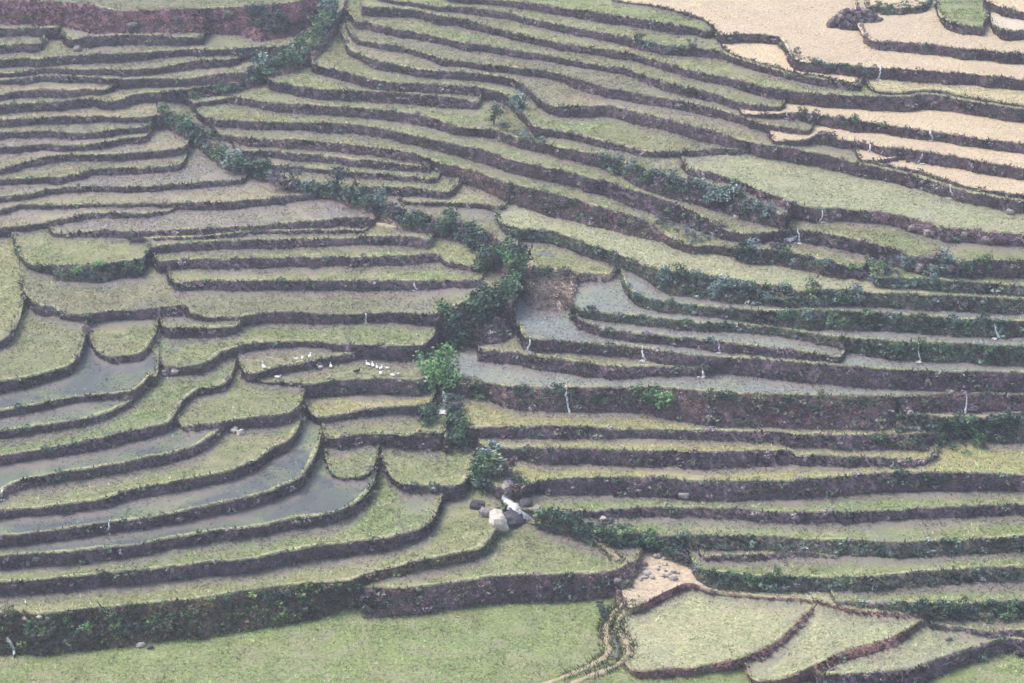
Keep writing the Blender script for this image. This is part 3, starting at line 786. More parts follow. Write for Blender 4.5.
# ---------------------------------------------------------------------------
# build the terraces
# ---------------------------------------------------------------------------
ALLP = []
FR = np.array([0, .05, .18, .32, .46, .6, .74, .87, .96, 1.0])
BR = np.array([0, .12, .3, .5, .7, .88, 1.0])
TER = {}
for i, (fk, bk, lab, pts) in enumerate(T):
    ci = np.where(~np.isnan(Y[i]))[0]
    n = len(ci)
    lip, back, bot = PL[i, ci], BACK[i, ci], PB[i, ci]
    # rim direction -> horizontal normal pointing into the field
    ker = np.ones(7)/7
    sm = np.stack([np.convolve(np.pad(lip[:, k], 3, mode='edge'), ker, 'valid') for k in range(3)], -1) if n > 8 else lip
    tn = np.gradient(sm, axis=0); tn[:, 2] = 0
    tn /= np.maximum(np.linalg.norm(tn, axis=1), 1e-6)[:, None]
    nrm = np.stack([-tn[:, 1], tn[:, 0], 0*tn[:, 0]], -1)
    nrm[nrm[:, 1] < 0] *= -1
    mid = n//2
    base = lip[mid].copy(); base[2] = bot[mid, 2]
    special = {'sand': 'sandy_ground'}.get(fk) or ('gully_slope' if bk == 'gully' else None) or ('valley_field' if fk.startswith('valley') else 'rice_terrace')
    root = empty(special, base)
    if special in ('gully_slope', 'sandy_ground'): tag(root, lab, 'gully' if special == 'gully_slope' else 'ground', kind='structure')
    elif special == 'valley_field': tag(root, lab, 'field', None)
    else: tag(root, lab, 'terrace', 'rice terraces on the hillsides')
    TER[i] = root
    # field floor
    F = lip[None]*(1-FR)[:, None, None]+back[None]*FR[:, None, None]
    x, y = F[..., 0], F[..., 1]
    amp = np.minimum(1, FR*8)*np.minimum(1, (1-FR)*8)
    F[..., 2] += ((fnoise(x*.45, y*.45, 11)-.5)*.22+(vnoise(x*2.1, y*2.1, 12)-.5)*.07)*amp[:, None]*(.35 if fk in ('wet', 'tan') else 1)
    fv = F.reshape(-1, 3); ff = grid_faces(len(FR), n)
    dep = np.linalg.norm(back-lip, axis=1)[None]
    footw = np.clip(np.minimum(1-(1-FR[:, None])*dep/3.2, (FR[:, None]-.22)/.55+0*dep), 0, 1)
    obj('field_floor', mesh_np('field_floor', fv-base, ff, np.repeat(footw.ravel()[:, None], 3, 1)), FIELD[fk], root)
    ALLP.append(fv)
    # bank face with closed side ends
    Bk = lip[None]*(1-BR)[:, None, None]+bot[None]*BR[:, None, None]
    dz = np.maximum(lip[:, 2]-bot[:, 2], .05)
    bul = np.sin(BR*math.pi)
    u_ = lip[None, :, 0]+0*Bk[..., 2]; w_ = lip[None, :, 1]*.4+Bk[..., 2]*1.3
    nz = (fnoise(u_*.9, w_, 21)-.45)*.55+(vnoise(u_*2.6, w_*2.4, 22)-.5)*.25
    out = bul[:, None]*nz*np.minimum(dz, 1.3)[None]*.6
    Bk[..., 1] -= out; Bk[..., 2] += .35*out
    Bk[-1, :, 2] -= .06
    bv = Bk.reshape(-1, 3); bf = grid_faces(len(BR), n)[:, ::-1]
    ALLP.append(bv)
    sv, sf, o0 = [], [], len(bv)
    for e in (0, n-1):
        side = F[:, e]
        low = side.copy(); low[:, 2] -= np.minimum(dz[e], 1.6)+.15
        s = -1 if e == 0 else 1
        low[:, 0] += s*.12
        sv += [side, low]
        k = np.arange(len(FR)-1)
        q = np.stack([o0+k, o0+k+1, o0+len(FR)+k+1, o0+len(FR)+k], -1)
        sf.append(q); o0 += 2*len(FR)
    bvv = np.concatenate([bv]+sv); bff = np.concatenate([bf]+sf)
    obj('bank', mesh_np('bank', bvv-base, bff), BANK[bk], root)
    # raised turf rim
    if bk not in ('gully',) and fk not in ('sand',):
        hgt = .13*np.clip(vnoise(lip[:, 0]*.5, lip[:, 1]*.5, 31)*.8+vnoise(lip[:, 0]*1.9, lip[:, 1], 32)*.5-.15, .08, 1)
        wid = (.55+.9*vnoise(lip[:, 0]*.7, lip[:, 1]*.4, 33))[:, None]
        taper = np.minimum(1, np.minimum(np.arange(n), np.arange(n)[::-1])/4.)
        prof = [(.34, -.02), (.22, .8), (.04, 1.0), (-.05, .55), (-.09, -.5)]
        R = []
        for dx, hh in prof:
            q = lip+nrm*dx*taper[:, None]*wid
            q[:, 2] += np.where(hh > 0, hh*hgt, hh*.12)*taper
            R.append(q)
        R = np.stack(R)
        obj('rim', mesh_np('rim', R.reshape(-1, 3)-base, grid_faces(len(prof), n)), FIELD['tan'] if fk == 'tan' else M_RIM, root)
    # stubble on the floor
    d, hh, bw, cl = TUFT[fk]
    p = inframe(sample_mesh(fv, ff, d*3.0, rng, np.stack([footw.ravel(), (FR[:, None]*dep).ravel()], -1)))
    if len(p):
        fr = p[:, 3]; ds = p[:, 4]; p = p[:, :3]
        dn = fnoise(p[:, 0]*.28, p[:, 1]*.28, 41+i % 5)
        rw = .5+.5*np.cos(2*math.pi*(ds/.85+.35*fnoise(p[:, 0]*.3, p[:, 1]*.3, 57)))
        keep = rng.random(len(p)) < (1 if fk != 'wet' else .25+.75*rw)*np.clip((dn-(.36 if fk == 'wet' else .22))*3.2, .05, 1)
        p = p[keep]; fr = fr[keep]; ds = ds[keep]
        c = pick(cl, len(p))
        tone = fnoise(p[:, 0]*.12, p[:, 1]*.3, 51)
        mot = vnoise(p[:, 0]*1.5, p[:, 1]*1.0, 52)*.45+vnoise(p[:, 0]*4.2, p[:, 1]*2.8, 53)*.55
        mot = np.clip((mot-.5)*2.0+.5, 0, 1)
        tone = np.clip((tone-.5)*1.8+.5, 0, 1)
        c = c*(1.08*(.72+.52*tone)*(.42+1.12*mot))[:, None]
        row = .5+.5*np.cos(2*math.pi*(ds/.85+.35*fnoise(p[:, 0]*.3, p[:, 1]*.3, 57)))
        c = c*(1+ROWS.get(fk, .16)*(row-.5)*2*np.clip(1.5-fr, .4, 1))[:, None]
        hue = np.clip((fnoise(p[:, 0]*.22, p[:, 1]*.45, 54)-.5)*5, -1, 1)[:, None]
        c = c*np.where(hue > 0, 1+hue*np.array([.20, .0, .06]), 1-hue*np.array([-.16, .03, -.10]))
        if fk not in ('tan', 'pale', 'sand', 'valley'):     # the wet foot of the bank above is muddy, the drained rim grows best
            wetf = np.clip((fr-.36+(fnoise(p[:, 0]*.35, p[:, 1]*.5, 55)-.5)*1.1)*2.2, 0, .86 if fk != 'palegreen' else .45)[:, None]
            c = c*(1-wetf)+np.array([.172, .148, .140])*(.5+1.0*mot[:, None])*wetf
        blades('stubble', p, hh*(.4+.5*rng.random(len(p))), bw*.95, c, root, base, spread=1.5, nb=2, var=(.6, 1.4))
    # grass hanging on the bank
    p = inframe(sample_mesh(bv, bf, 26 if bk not in ('gully', 'red') else 14, rng, np.stack([np.repeat(BR, n)]*2, -1)))
    if len(p):
        br = p[:, 3]; p = p[:, :3]
        c = pick(BCOL[bk], len(p))
        pt = fnoise(p[:, 0]*.5, p[:, 2]*.8+p[:, 1]*.2, 61)
        c = c*1.9*(.30+1.7*np.clip((pt-.5)*1.9+.5, 0, 1))[:, None]
        zone = np.clip((br-.45+(fnoise(p[:, 0]*.4, p[:, 1]*.2+p[:, 2]*.3, 62)-.5)*1.6)*1.8, 0, 1)
        if bk not in ('lowbank', 'wild'):
            c = c*(1-.75*zone[:, None])+np.array([.205, .165, .165])*(.35+1.2*pt[:, None])*.75*zone[:, None]
        dry = rng.random(len(p)) < .08+.10*zone
        c[dry] = (.34, .29, .23)
        hs_ = .22+.38*rng.random(len(p))**2
        if bk == 'tan': hs_ *= .7
        blades('bank_grass', p, hs_, .085, c, root, base, lean=(0, -.75, -.25), spread=.6, nb=3)
    # leafy weeds on the bank
    p = inframe(sample_mesh(bv, bf, WEED.get(bk, 2.2), rng))
    if len(p):
        wv, wc = [], []
        for q in p:
            v0, c0 = CL[rng.integers(len(CL))]
            a = rng.random()*6.28; s = .28+.5*rng.random()**2.5
            ca, sa = math.cos(a)*s, math.sin(a)*s
            wv.append(np.stack([v0[:, 0]*ca-v0[:, 1]*sa, v0[:, 0]*sa+v0[:, 1]*ca, v0[:, 2]*s*.9], -1)+q+np.array([0, -.06, -.10]))
            pn = float(fnoise(q[0]*.3, q[1]*.3+q[2]*.4, 81))
            wl = WCOL[bk if bk in WCOL else 'grass']
            bc = np.asarray(wl[int(np.clip((pn-.5)*7+2.5+rng.normal()*1.4, 0, 5))])
            wc.append(bc*c0*(.8+.5*rng.random()))
        wv = np.concatenate(wv); wc = np.concatenate(wc)
        o = obj('bank_weeds', mesh_np('bank_weeds', wv-base, np.arange(len(wv)).reshape(-1, 4), wc, False), M_LEAF, root)
        o['kind'] = 'stuff'
    # light grass on the rim
    if bk not in ('gully', 'red') and fk not in ('sand', 'tan', 'pale'):
        seg = np.linalg.norm(np.diff(lip, axis=0), axis=1)
        cs = np.concatenate([[0], np.cumsum(seg)])
        m = int(cs[-1]*11)
        s_ = rng.random(m)*cs[-1]
        q = np.stack([np.interp(s_, cs, lip[:, k]) for k in range(3)], -1)
        q[:, 1] += (rng.random(m)-.25)*.28; q[:, 2] += .04
        q = inframe(q)
        c = pick([(.30, .31, .15), (.38, .37, .21), (.24, .26, .12), (.44, .41, .27)], len(q))
        rv = fnoise(q[:, 0]*.35, q[:, 1]*.6, 71)
        q_ = rng.random(len(q)) < np.clip((rv-.30)*4, .15, 1)
        q, c, rv = q[q_], c[q_], rv[q_]
        c = c*(.45+1.0*rv)[:, None]
        blades('rim_grass', q, .09+.09*rng.random(len(q)), .04, c*1.3, root, base, spread=1.2, nb=2)

# ---------------------------------------------------------------------------
# the hill under the terraces: one continuous sheet that goes on far beyond the picture
# ---------------------------------------------------------------------------
pts = np.concatenate(ALLP); pts = pts[np.isfinite(pts).all(1)]
CS = 2.5
gx0, gy0 = -160.0, 60.0
nx, ny = int(320/CS), int(420/CS)
G = np.full((ny, nx), np.inf)
ix = ((pts[:, 0]-gx0)/CS).astype(int); iy = ((pts[:, 1]-gy0)/CS).astype(int)
ok = (ix >= 0) & (ix < nx) & (iy >= 0) & (iy < ny)
np.minimum.at(G, (iy[ok], ix[ok]), pts[ok, 2])
cf = np.linalg.lstsq(np.c_[pts[::50, :2], np.ones(len(pts[::50]))], pts[::50, 2], rcond=None)[0]
known = np.isfinite(G)
xx, yy = np.meshgrid(gx0+CS*(np.arange(nx)+.5), gy0+CS*(np.arange(ny)+.5))
plane = cf[0]*xx+cf[1]*yy+cf[2]
Gf = np.where(known, G, plane)
for _ in range(250):
    p = np.pad(Gf, 1, mode='edge')
    av = (p[:-2, 1:-1]+p[2:, 1:-1]+p[1:-1, :-2]+p[1:-1, 2:])/4
    Gf = np.where(known, G, .97*av+.03*plane)
p = np.pad(Gf, 1, mode='edge')
mnf = np.min([p[a:a+ny, b:b+nx] for a in range(3) for b in range(3)], axis=0)-.45
hv = np.stack([xx, yy, mnf], -1)
# far skirt: stretch the outer ring out to the horizon
ring = hv.copy()
big = np.zeros((ny+2, nx+2, 3))
big[1:-1, 1:-1] = hv
big[0, 1:-1] = hv[0]; big[-1, 1:-1] = hv[-1]; big[1:-1, 0] = hv[:, 0]; big[1:-1, -1] = hv[:, -1]
big[0, 0] = hv[0, 0]; big[0, -1] = hv[0, -1]; big[-1, 0] = hv[-1, 0]; big[-1, -1] = hv[-1, -1]
big[0, :, 1] = -60; big[-1, :, 1] = 620; big[:, 0, 0] = -420; big[:, -1, 0] = 420
big[-1, :, 2] += 20; big[0, :, 2] = -4
tag(obj('hill', mesh_np('hill', big.reshape(-1, 3), grid_faces(ny+2, nx+2)), M_HILL), 'earth and grass hillside beneath the rice terraces', 'hill', kind='structure')

# ---------------------------------------------------------------------------
# hazy mountain air between the two slopes
# ---------------------------------------------------------------------------
def haze():
    x0, x1, y0, y1, z0, z1 = -440, 440, -80, 640, -16, 98
    v = [(x, y, z) for z in (z0, z1) for y in (y0, y1) for x in (x0, x1)]
    f = [(0, 2, 3, 1), (4, 5, 7, 6), (0, 1, 5, 4), (2, 6, 7, 3), (0, 4, 6, 2), (1, 3, 7, 5)]
    me = mesh_np('haze', v, f, smooth=False)
    mt = bpy.data.materials.new('haze_air'); mt.use_nodes = True
    nt = mt.node_tree; nt.nodes.clear()
    pv = nt.nodes.new('ShaderNodeVolumePrincipled')
    pv.inputs['Color'].default_value = (.78, .82, 1.0, 1)
    pv.inputs['Density'].default_value = .00047
    pv.inputs['Anisotropy'].default_value = .2
    ou = nt.nodes.new('ShaderNodeOutputMaterial')
    nt.links.new(pv.outputs[0], ou.inputs['Volume'])
    tag(obj('haze', me, mt), 'thin pale bluish haze filling the valley air', 'haze', kind='stuff')
haze()

# ---------------------------------------------------------------------------
# plants
# ---------------------------------------------------------------------------
PAL = {
    'green':  [(0.076, 0.145, 0.073), (0.110, 0.190, 0.100), (0.055, 0.114, 0.065), (0.152, 0.228, 0.136)],
    'dark':   [(0.041, 0.079, 0.061), (0.062, 0.107, 0.081), (0.036, 0.061, 0.054), (0.089, 0.129, 0.100)],
    'blue':   [(0.165, 0.236, 0.226), (0.110, 0.175, 0.164), (0.234, 0.304, 0.299), (0.076, 0.129, 0.109)],
    'purple': [(0.124, 0.104, 0.141), (0.165, 0.138, 0.173), (0.076, 0.076, 0.100), (0.104, 0.114, 0.100)],
    'red':    [(0.206, 0.129, 0.136), (0.152, 0.107, 0.109), (0.261, 0.168, 0.164), (0.110, 0.107, 0.081)],
    'bright': [(0.152, 0.304, 0.117), (0.206, 0.380, 0.154), (0.104, 0.213, 0.090), (0.261, 0.412, 0.217)],
    'olive':  [(0.138, 0.160, 0.100), (0.193, 0.206, 0.136), (0.097, 0.119, 0.076), (0.248, 0.244, 0.181)],
}
def foliage_mesh(name, pal, seed, lobes, leaves, leaf, tall=1.0):
    r = np.random.default_rng(seed)
    V, C = [], []
    for k in range(lobes):
        a = r.random()*2*math.pi; rad = .36*math.sqrt(r.random())
        h = (.22+.62*r.random()*(1-rad*1.1))*tall
        c = np.array([math.cos(a)*rad, math.sin(a)*rad, h])
        sz = (.15+.13*r.random())*(1.15-rad)
        col = np.array(PAL[pal][r.integers(len(PAL[pal]))])*(.75+.5*r.random())
        d = r.normal(size=(leaves, 3)); d /= np.linalg.norm(d, axis=1)[:, None]
        p = c+d*np.array([1, 1, .85])*sz*(.45+.65*r.random((leaves, 1)))
        p[:, 2] = np.maximum(p[:, 2], .02)
        nn = d+r.normal(size=(leaves, 3))*.8+np.array([0, 0, .5]); nn /= np.linalg.norm(nn, axis=1)[:, None]
        t1 = np.cross(nn, r.normal(size=(leaves, 3))); t1 /= np.linalg.norm(t1, axis=1)[:, None]
        t2 = np.cross(nn, t1)
        L = leaf*(.6+.8*r.random((leaves, 1)))
        q = np.stack([p-t1*L, p-t2*L*.55, p+t1*L, p+t2*L*.55], 1)
        V.append(q.reshape(-1, 3))
        C.append(np.repeat(col[None]*(.7+.6*r.random((leaves, 1))), 4, 0))
    V = np.concatenate(V); C = np.concatenate(C)
    me = mesh_np(name, V, np.arange(len(V)).reshape(-1, 4), C, False)
    me.materials.append(M_LEAF)
    return me
def stem_mesh(name, seed, tall=1.0, n=5):
    r = np.random.default_rng(seed)
    V, F = [], []
    for k in range(n):
        a = r.random()*2*math.pi; L = .45+.3*r.random()
        lean = (.10+.35*r.random()) if k else .05
        for j in range(4):
            t = j/3
            c = np.array([math.cos(a)*lean*t, math.sin(a)*lean*t, -.05+L*t*tall])
            rr = (.035 if k == 0 else .02)*(1-.8*t)
            for m in range(5): V.append(c+rr*np.array([math.cos(m*1.2566), math.sin(m*1.2566), 0]))
        o = k*20
        for j in range(3):
            for m in range(5): F.append((o+j*5+m, o+j*5+(m+1) % 5, o+j*5+5+(m+1) % 5, o+j*5+5+m))
    me = mesh_np(name, V, F); me.materials.append(M_BARK)
    return me
SHR = {}
for q, pal in enumerate(PAL):
    SHR[pal] = [foliage_mesh('shrub_foliage', pal, 100*q+k, 11, 26, .060) for k in range(4)]
STEM = [stem_mesh('shrub_stem', 900+k) for k in range(3)]
def shrub(p, size, pal, label, group, wide=1.15, parts=None):
    me = SHR[pal][rng.integers(4)]
    rz = rng.random()*6.28
    if size > 1.35 or parts:
        o = empty('shrub', p)
        f = obj('foliage', me, None, o)
        obj('stem', STEM[rng.integers(3)], None, o)
    else:
        o = obj('shrub', me, None, None, p)
    o.rotation_euler = (0, 0, rz)
    o.scale = (size*wide*(.85+.3*rng.random()), size*wide*(.85+.3*rng.random()), size*(.85+.3*rng.random()))
    return tag(o, label, 'shrub', group)
ORDW = ['leftmost', 'second', 'third', 'fourth', 'fifth', 'sixth', 'seventh', 'eighth', 'ninth', 'tenth', 'eleventh', 'twelfth', 'thirteenth', 'fourteenth', 'fifteenth', 'sixteenth', 'seventeenth', 'eighteenth']
HUE = {'green': 'green', 'dark': 'dark green', 'blue': 'bluish', 'purple': 'purplish', 'red': 'reddish', 'bright': 'bright green', 'olive': 'olive'}
UNDER = []                                              # small plants nobody could count
LOW = {pal: [foliage_mesh('low_foliage', pal, 3000+100*q+k, 7, 16, .085) for k in range(2)] for q, pal in enumerate(PAL)}
LOWD = {}
for pal in LOW:
    LOWD[pal] = []
    for me in LOW[pal]:
        v = np.zeros(len(me.vertices)*3, np.float32); me.vertices.foreach_get('co', v)
        c = np.zeros(len(me.vertices)*4, np.float32); me.color_attributes['Col'].data.foreach_get('color', c)
        LOWD[pal].append((v.reshape(-1, 3), c.reshape(-1, 4)[:, :3]))
def band(poly, n, size, pals, noun, place, group):
    """shrubs set out along a strip: poly = (u, v, half height)"""
    poly = np.asarray(poly, float)
    d = np.concatenate([[0], np.cumsum(np.hypot(np.diff(poly[:, 0]), np.diff(poly[:, 1])))])
    gl = 'gully' in group or 'stream bend' in group
    if gl: size = (size[0]*1.2, size[1]*1.25)
    big = min(max(3, round(n*.36)), 17)
    made = []
    for m_, cnt in ((1, big), (0, int(n*(4.0 if gl else 2.4)))):
        for k in range(cnt):
            s = (k+rng.random())/cnt*d[-1]
            u, v, hw = (np.interp(s, d, poly[:, j]) for j in range(3))
            v += (rng.random()*2-1)*hw
            p, i, wh = hit(u, v)
            pal = pals[rng.integers(len(pals))]
            if m_: made.append((u, p, (size[0]*.4+size[1]*.6)*1.1+(size[1]*.55)*rng.random()**1.5, pal))
            else:
                V_, C_ = LOWD[pal][rng.integers(2)]
                a = rng.random()*6.28; sz = (size[0]*.85)*(.6+.8*rng.random())
                R_ = np.array([[math.cos(a), -math.sin(a), 0], [math.sin(a), math.cos(a), 0], [0, 0, 1]])
                UNDER.append(((V_@R_.T)*np.array([sz*1.3, sz*1.3, sz])+p, C_*(.8+.5*rng.random())))
    made.sort(key=lambda q: q[0])
    for k, (u, p, s, pal) in enumerate(made):
        w_ = 'rightmost' if k == len(made)-1 else ORDW[k]
        shrub(p, s, pal, '%s %s %s, %s' % (HUE[pal], noun, place, w_ if w_.endswith('most') else w_+' from left'), group)
band([(333, 4, 6), (326, 30, 8), (305, 54, 8), (275, 70, 7), (250, 80, 5)], 24, (.9, 1.7), ['green', 'green', 'blue', 'dark'],
     'shrub', 'in the side gully from the top edge', 'shrubs along the side gully')
band([(248, 20, 10), (268, 22, 14), (288, 24, 10)], 16, (.9, 1.5), ['purple', 'dark', 'dark'],
     'scrub bush', 'on the mound left of the side gully', 'scrub on the top left mound')
band([(5, 14, 9), (60, 16, 8), (120, 24, 8), (230, 24, 9)], 34, (.5, .9), ['red', 'purple', 'olive', 'red'],
     'scrub bush', 'on the bare slope at the upper left', 'reddish scrub on the upper left slope')
band([(165, 119, 4), (190, 136, 7), (205, 148, 6), (235, 168, 6), (275, 181, 4)], 24, (.8, 1.6), ['green', 'dark', 'green', 'blue'],
     'shrub', 'in the narrow upper gully on the left hillside', 'shrubs in the upper gully')
band([(190, 97, 3), (215, 93, 4), (240, 90, 4)], 7, (.7, 1.2), ['green', 'dark', 'blue'],
     'bush', 'between the two upper gullies', 'bushes between the upper gullies')
band([(285, 187, 4), (340, 196, 6), (370, 208, 6), (410, 222, 7), (450, 232, 7), (490, 254, 9)], 34, (.9, 1.8), ['dark', 'green', 'purple', 'dark', 'blue'],
     'shrub', 'in the middle gully above the stream bend', 'shrubs in the middle gully')
band([(478, 268, 5), (505, 262, 8), (518, 268, 7), (512, 290, 8), (490, 305, 9), (472, 325, 10)], 20, (1.2, 2.0), ['green', 'dark', 'dark', 'green'],
     'bush', 'at the stream bend beside centre terraces', 'tall bushes at the stream bend')
band([(460, 345, 8), (448, 330, 10)], 6, (1.2, 1.9), ['green', 'dark'],
     'bush', 'just above the bright green tree by the waterfall', 'bushes above the waterfall tree')
band([(470, 390, 4), (480, 396, 4), (462, 386, 4)], 6, (.8, 1.3), ['green', 'dark', 'olive'],
     'bush', 'on the right bank beside the waterfall', 'bushes right of the waterfall')
band([(452, 408, 4), (457, 420, 5), (462, 432, 4)], 8, (1.0, 1.5), ['dark', 'green', 'purple'],
     'bush', 'on the right edge below the waterfall', 'bushes right below the waterfall')
band([(425, 424, 4), (432, 416, 5)], 4, (.9, 1.4), ['dark', 'green'],
     'bush', 'left of the stream below the waterfall', 'bushes left of the stream')
band([(452, 436, 4), (459, 446, 5), (463, 449, 4)], 4, (1.2, 1.9), ['dark', 'green'],
     'bush', 'right of the stream, above the yellow plot', 'round bushes right of the stream')
band([(484, 458, 6), (497, 462, 8), (486, 478, 7), (480, 488, 5)], 10, (1.2, 2.2), ['blue', 'green', 'green', 'olive'],
     'bush', 'above the stream boulders', 'bushes above the stream boulders')
band([(505, 470, 6), (512, 490, 8), (530, 500, 6)], 9, (.8, 1.4), ['dark', 'purple', 'red'],
     'scrub bush', 'right of the stream boulders', 'scrub right of the boulders')
band([(540, 518, 4), (580, 532, 7), (620, 542, 7), (658, 548, 6)], 24, (.8, 1.5), ['dark', 'green', 'dark', 'green'],
     'bush', 'in the hedge above the sandy patch', 'hedge above the sandy patch')
band([(670, 556, 6), (690, 563, 5)], 6, (.8, 1.3), ['dark', 'purple'],
     'bush', 'at the right corner of the sandy patch', 'bushes by the sandy patch')
band([(600, 166, 4), (640, 178, 7), (690, 190, 8), (740, 206, 9), (775, 220, 5)], 42, (.8, 1.5), ['blue', 'blue', 'purple', 'green'],
     'shrub', 'in the long band below the big pale field', 'pale shrub band below the big pale field')
band([(662, 282, 8), (720, 290, 9), (790, 300, 6), (860, 302, 5)], 36, (.7, 1.4), ['blue', 'green', 'blue', 'olive'],
     'shrub', 'on the bank under the bright pale terrace', 'bluish shrubs under the bright pale terrace')
band([(735, 256, 5), (770, 259, 6), (820, 265, 6), (862, 276, 5)], 22, (.7, 1.3), ['green', 'blue', 'purple', 'dark'],
     'shrub', 'on the bushy bank left of the stone covered bank', 'shrubs left of the stone covered bank')
band([(870, 270, 6), (905, 270, 6), (960, 272, 6), (985, 270, 5)], 20, (.7, 1.3), ['blue', 'green', 'purple'],
     'shrub', 'among the stones of the right bank', 'shrubs on the stone covered bank')
band([(870, 285, 4), (950, 288, 4)], 9, (.6, 1.1), ['blue', 'green'],
     'shrub', 'just below the stone covered bank', 'small shrubs below the stones')
band([(770, 320, 5), (830, 320, 7), (900, 325, 6), (1020, 330, 5)], 34, (.6, 1.1), ['dark', 'green', 'blue', 'dark'],
     'shrub', 'on the broad right bank below the stones', 'shrubs on the broad right bank')
band([(860, 350, 5), (940, 353, 6), (1020, 357, 6)], 22, (.6, 1.0), ['green', 'dark', 'green'],
     'shrub', 'above the long grey strips at right', 'shrubs above the grey strips')
band([(515, 399, 6), (560, 402, 6), (610, 403, 7), (640, 398, 6)], 18, (.6, 1.1), ['dark', 'purple', 'green'],
     'shrub', 'beside the long thin waterfall', 'shrubs by the long thin waterfall')
band([(650, 404, 7), (668, 402, 6)], 5, (1.1, 1.8), ['green', 'bright', 'green'],
     'bush', 'right of the long thin waterfall', 'bright bushes right of the thin waterfall')
band([(690, 402, 4), (760, 404, 6), (830, 405, 6), (880, 404, 5)], 20, (.5, .9), ['green', 'dark', 'olive'],
     'weed bush', 'on the tall red brown bank', 'weeds on the tall red brown bank')
band([(945, 428, 5), (975, 432, 9), (1015, 430, 9)], 22, (.8, 1.5), ['dark', 'green', 'dark'],
     'bush', 'in the clump under the footpath ledge at right', 'bush clump under the footpath ledge')
band([(870, 442, 4), (930, 446, 6), (985, 450, 5)], 14, (.6, 1.1), ['green', 'dark', 'olive'],
     'bush', 'in front of the dark clump at right', 'small bushes before the dark clump')
band([(5, 625, 8), (60, 628, 9), (120, 628, 10), (200, 620, 10)], 30, (.5, 1.0), ['green', 'bright', 'dark', 'olive', 'olive'],
     'weed bush', 'on the tall bank at the lower left', 'weeds on the tall lower left bank')
band([(220, 612, 8), (300, 606, 9), (350, 598, 8), (382, 602, 9)], 20, (.5, .9), ['olive', 'green', 'dark'],
     'weed bush', 'at the end of the lower left bank', 'olive weeds on the lower left bank')
band([(708, 578, 6), (740, 583, 5), (790, 585, 4)], 14, (.6, 1.1), ['dark', 'green'],
     'bush', 'on the bank right of the sandy patch', 'bushes right of the sandy patch')
band([(900, 609, 4), (940, 614, 7), (1020, 612, 6)], 18, (.6, 1.2), ['dark', 'green', 'dark'],
     'bush', 'above the rightmost stubble plot', 'bushes above the rightmost plot')
band([(985, 622, 2), (1020, 620, 3)], 5, (.4, .7), ['green', 'olive'],
     'weed', 'at the right edge above the thin ledge', 'weeds above the thin ledge')
band([(512, 108, 4), (524, 112, 4)], 4, (.9, 1.3), ['dark', 'blue'],
     'bush', 'just right of the round dark bush', 'bushes right of the round bush')
band([(500, 132, 4), (530, 140, 4), (545, 147, 4)], 8, (.6, 1.1), ['dark', 'purple', 'blue'],
     'bush', 'below the round dark bush', 'bushes below the round bush')
band([(868, 8, 2), (900, 7, 3), (930, 5, 3)], 12, (.5, .9), ['blue', 'green', 'dark'],
     'shrub', 'in the row behind the stone heap', 'shrub row behind the stone heap')
band([(780, 44, 3), (790, 56, 4), (830, 68, 4), (876, 72, 4)], 18, (.5, .9), ['green', 'blue', 'dark'],
     'bush', 'on the curved bank of the big tan field', 'bushes on the tan field bank')
band([(795, 118, 3), (840, 122, 4), (886, 127, 4)], 14, (.5, .9), ['green', 'purple', 'dark'],
     'bush', 'on the bank of the pale tan terrace at right', 'bushes on the pale tan bank')
band([(625, 42, 4), (660, 50, 4), (700, 52, 3)], 10, (.6, 1.0), ['blue', 'dark', 'purple'],
     'shrub', 'on the upper bank left of the tan fields', 'small shrubs left of the tan fields')
band([(505, 192, 6), (550, 204, 8), (600, 216, 7), (650, 230, 6)], 30, (.5, 1.0), ['purple', 'dark', 'olive', 'dark'],
     'tussock bush', 'on the widest rough upper bank', 'tussocks on the widest rough bank')
band([(640, 232, 6), (670, 222, 7), (690, 240, 6), (720, 232, 5)], 14, (.6, 1.0), ['blue', 'purple', 'olive'],
     'bush', 'on the broken ground left of the pale terraces', 'bushes on the broken ground')
band([(65, 272, 5), (100, 276, 6), (145, 270, 7)], 16, (.5, 1.0), ['dark', 'green', 'purple', 'bright'],
     'bush', 'below the rounded terrace at far left', 'bushes below the rounded left terrace')
band([(530, 274, 4), (575, 278, 4)], 7, (.7, 1.1), ['dark', 'purple'],
     'bush', 'at the top of the brown grassy slope', 'bushes above the brown slope')
band([(628, 297, 3), (650, 304, 3), (690, 309, 3)], 10, (.5, .9), ['green', 'blue'],
     'bush', 'along the grey spur right of the pool', 'bushes along the grey spur')
band([(585, 316, 3), (640, 320, 3), (760, 331, 3)], 14, (.4, .7), ['green', 'dark'],
     'bush', 'in the upper row below the grey spur', 'tiny bushes upper row')
band([(590, 329, 3), (640, 338, 3), (720, 346, 3)], 12, (.4, .7), ['green', 'dark', 'blue'],
     'bush', 'in the lower row below the grey spur', 'tiny bushes lower row')
band([(880, 482, 5), (950, 482, 6)], 9, (.5, .9), ['green', 'dark'],
     'bush', 'below the yellow terraces at right', 'bushes below the yellow terraces')
band([(600, 610, 4), (607, 622, 4)], 4, (.5, .8), ['dark', 'olive'],
     'tuft bush', 'beside the winding channel', 'tufts by the winding channel')
uv = np.concatenate([q[0] for q in UNDER]); uc = np.concatenate([q[1] for q in UNDER])
tag(obj('undergrowth', mesh_np('undergrowth', uv, np.arange(len(uv)).reshape(-1, 4), uc, False), M_LEAF), 'low mixed undergrowth between the larger shrubs on banks and gullies', 'undergrowth', kind='stuff')
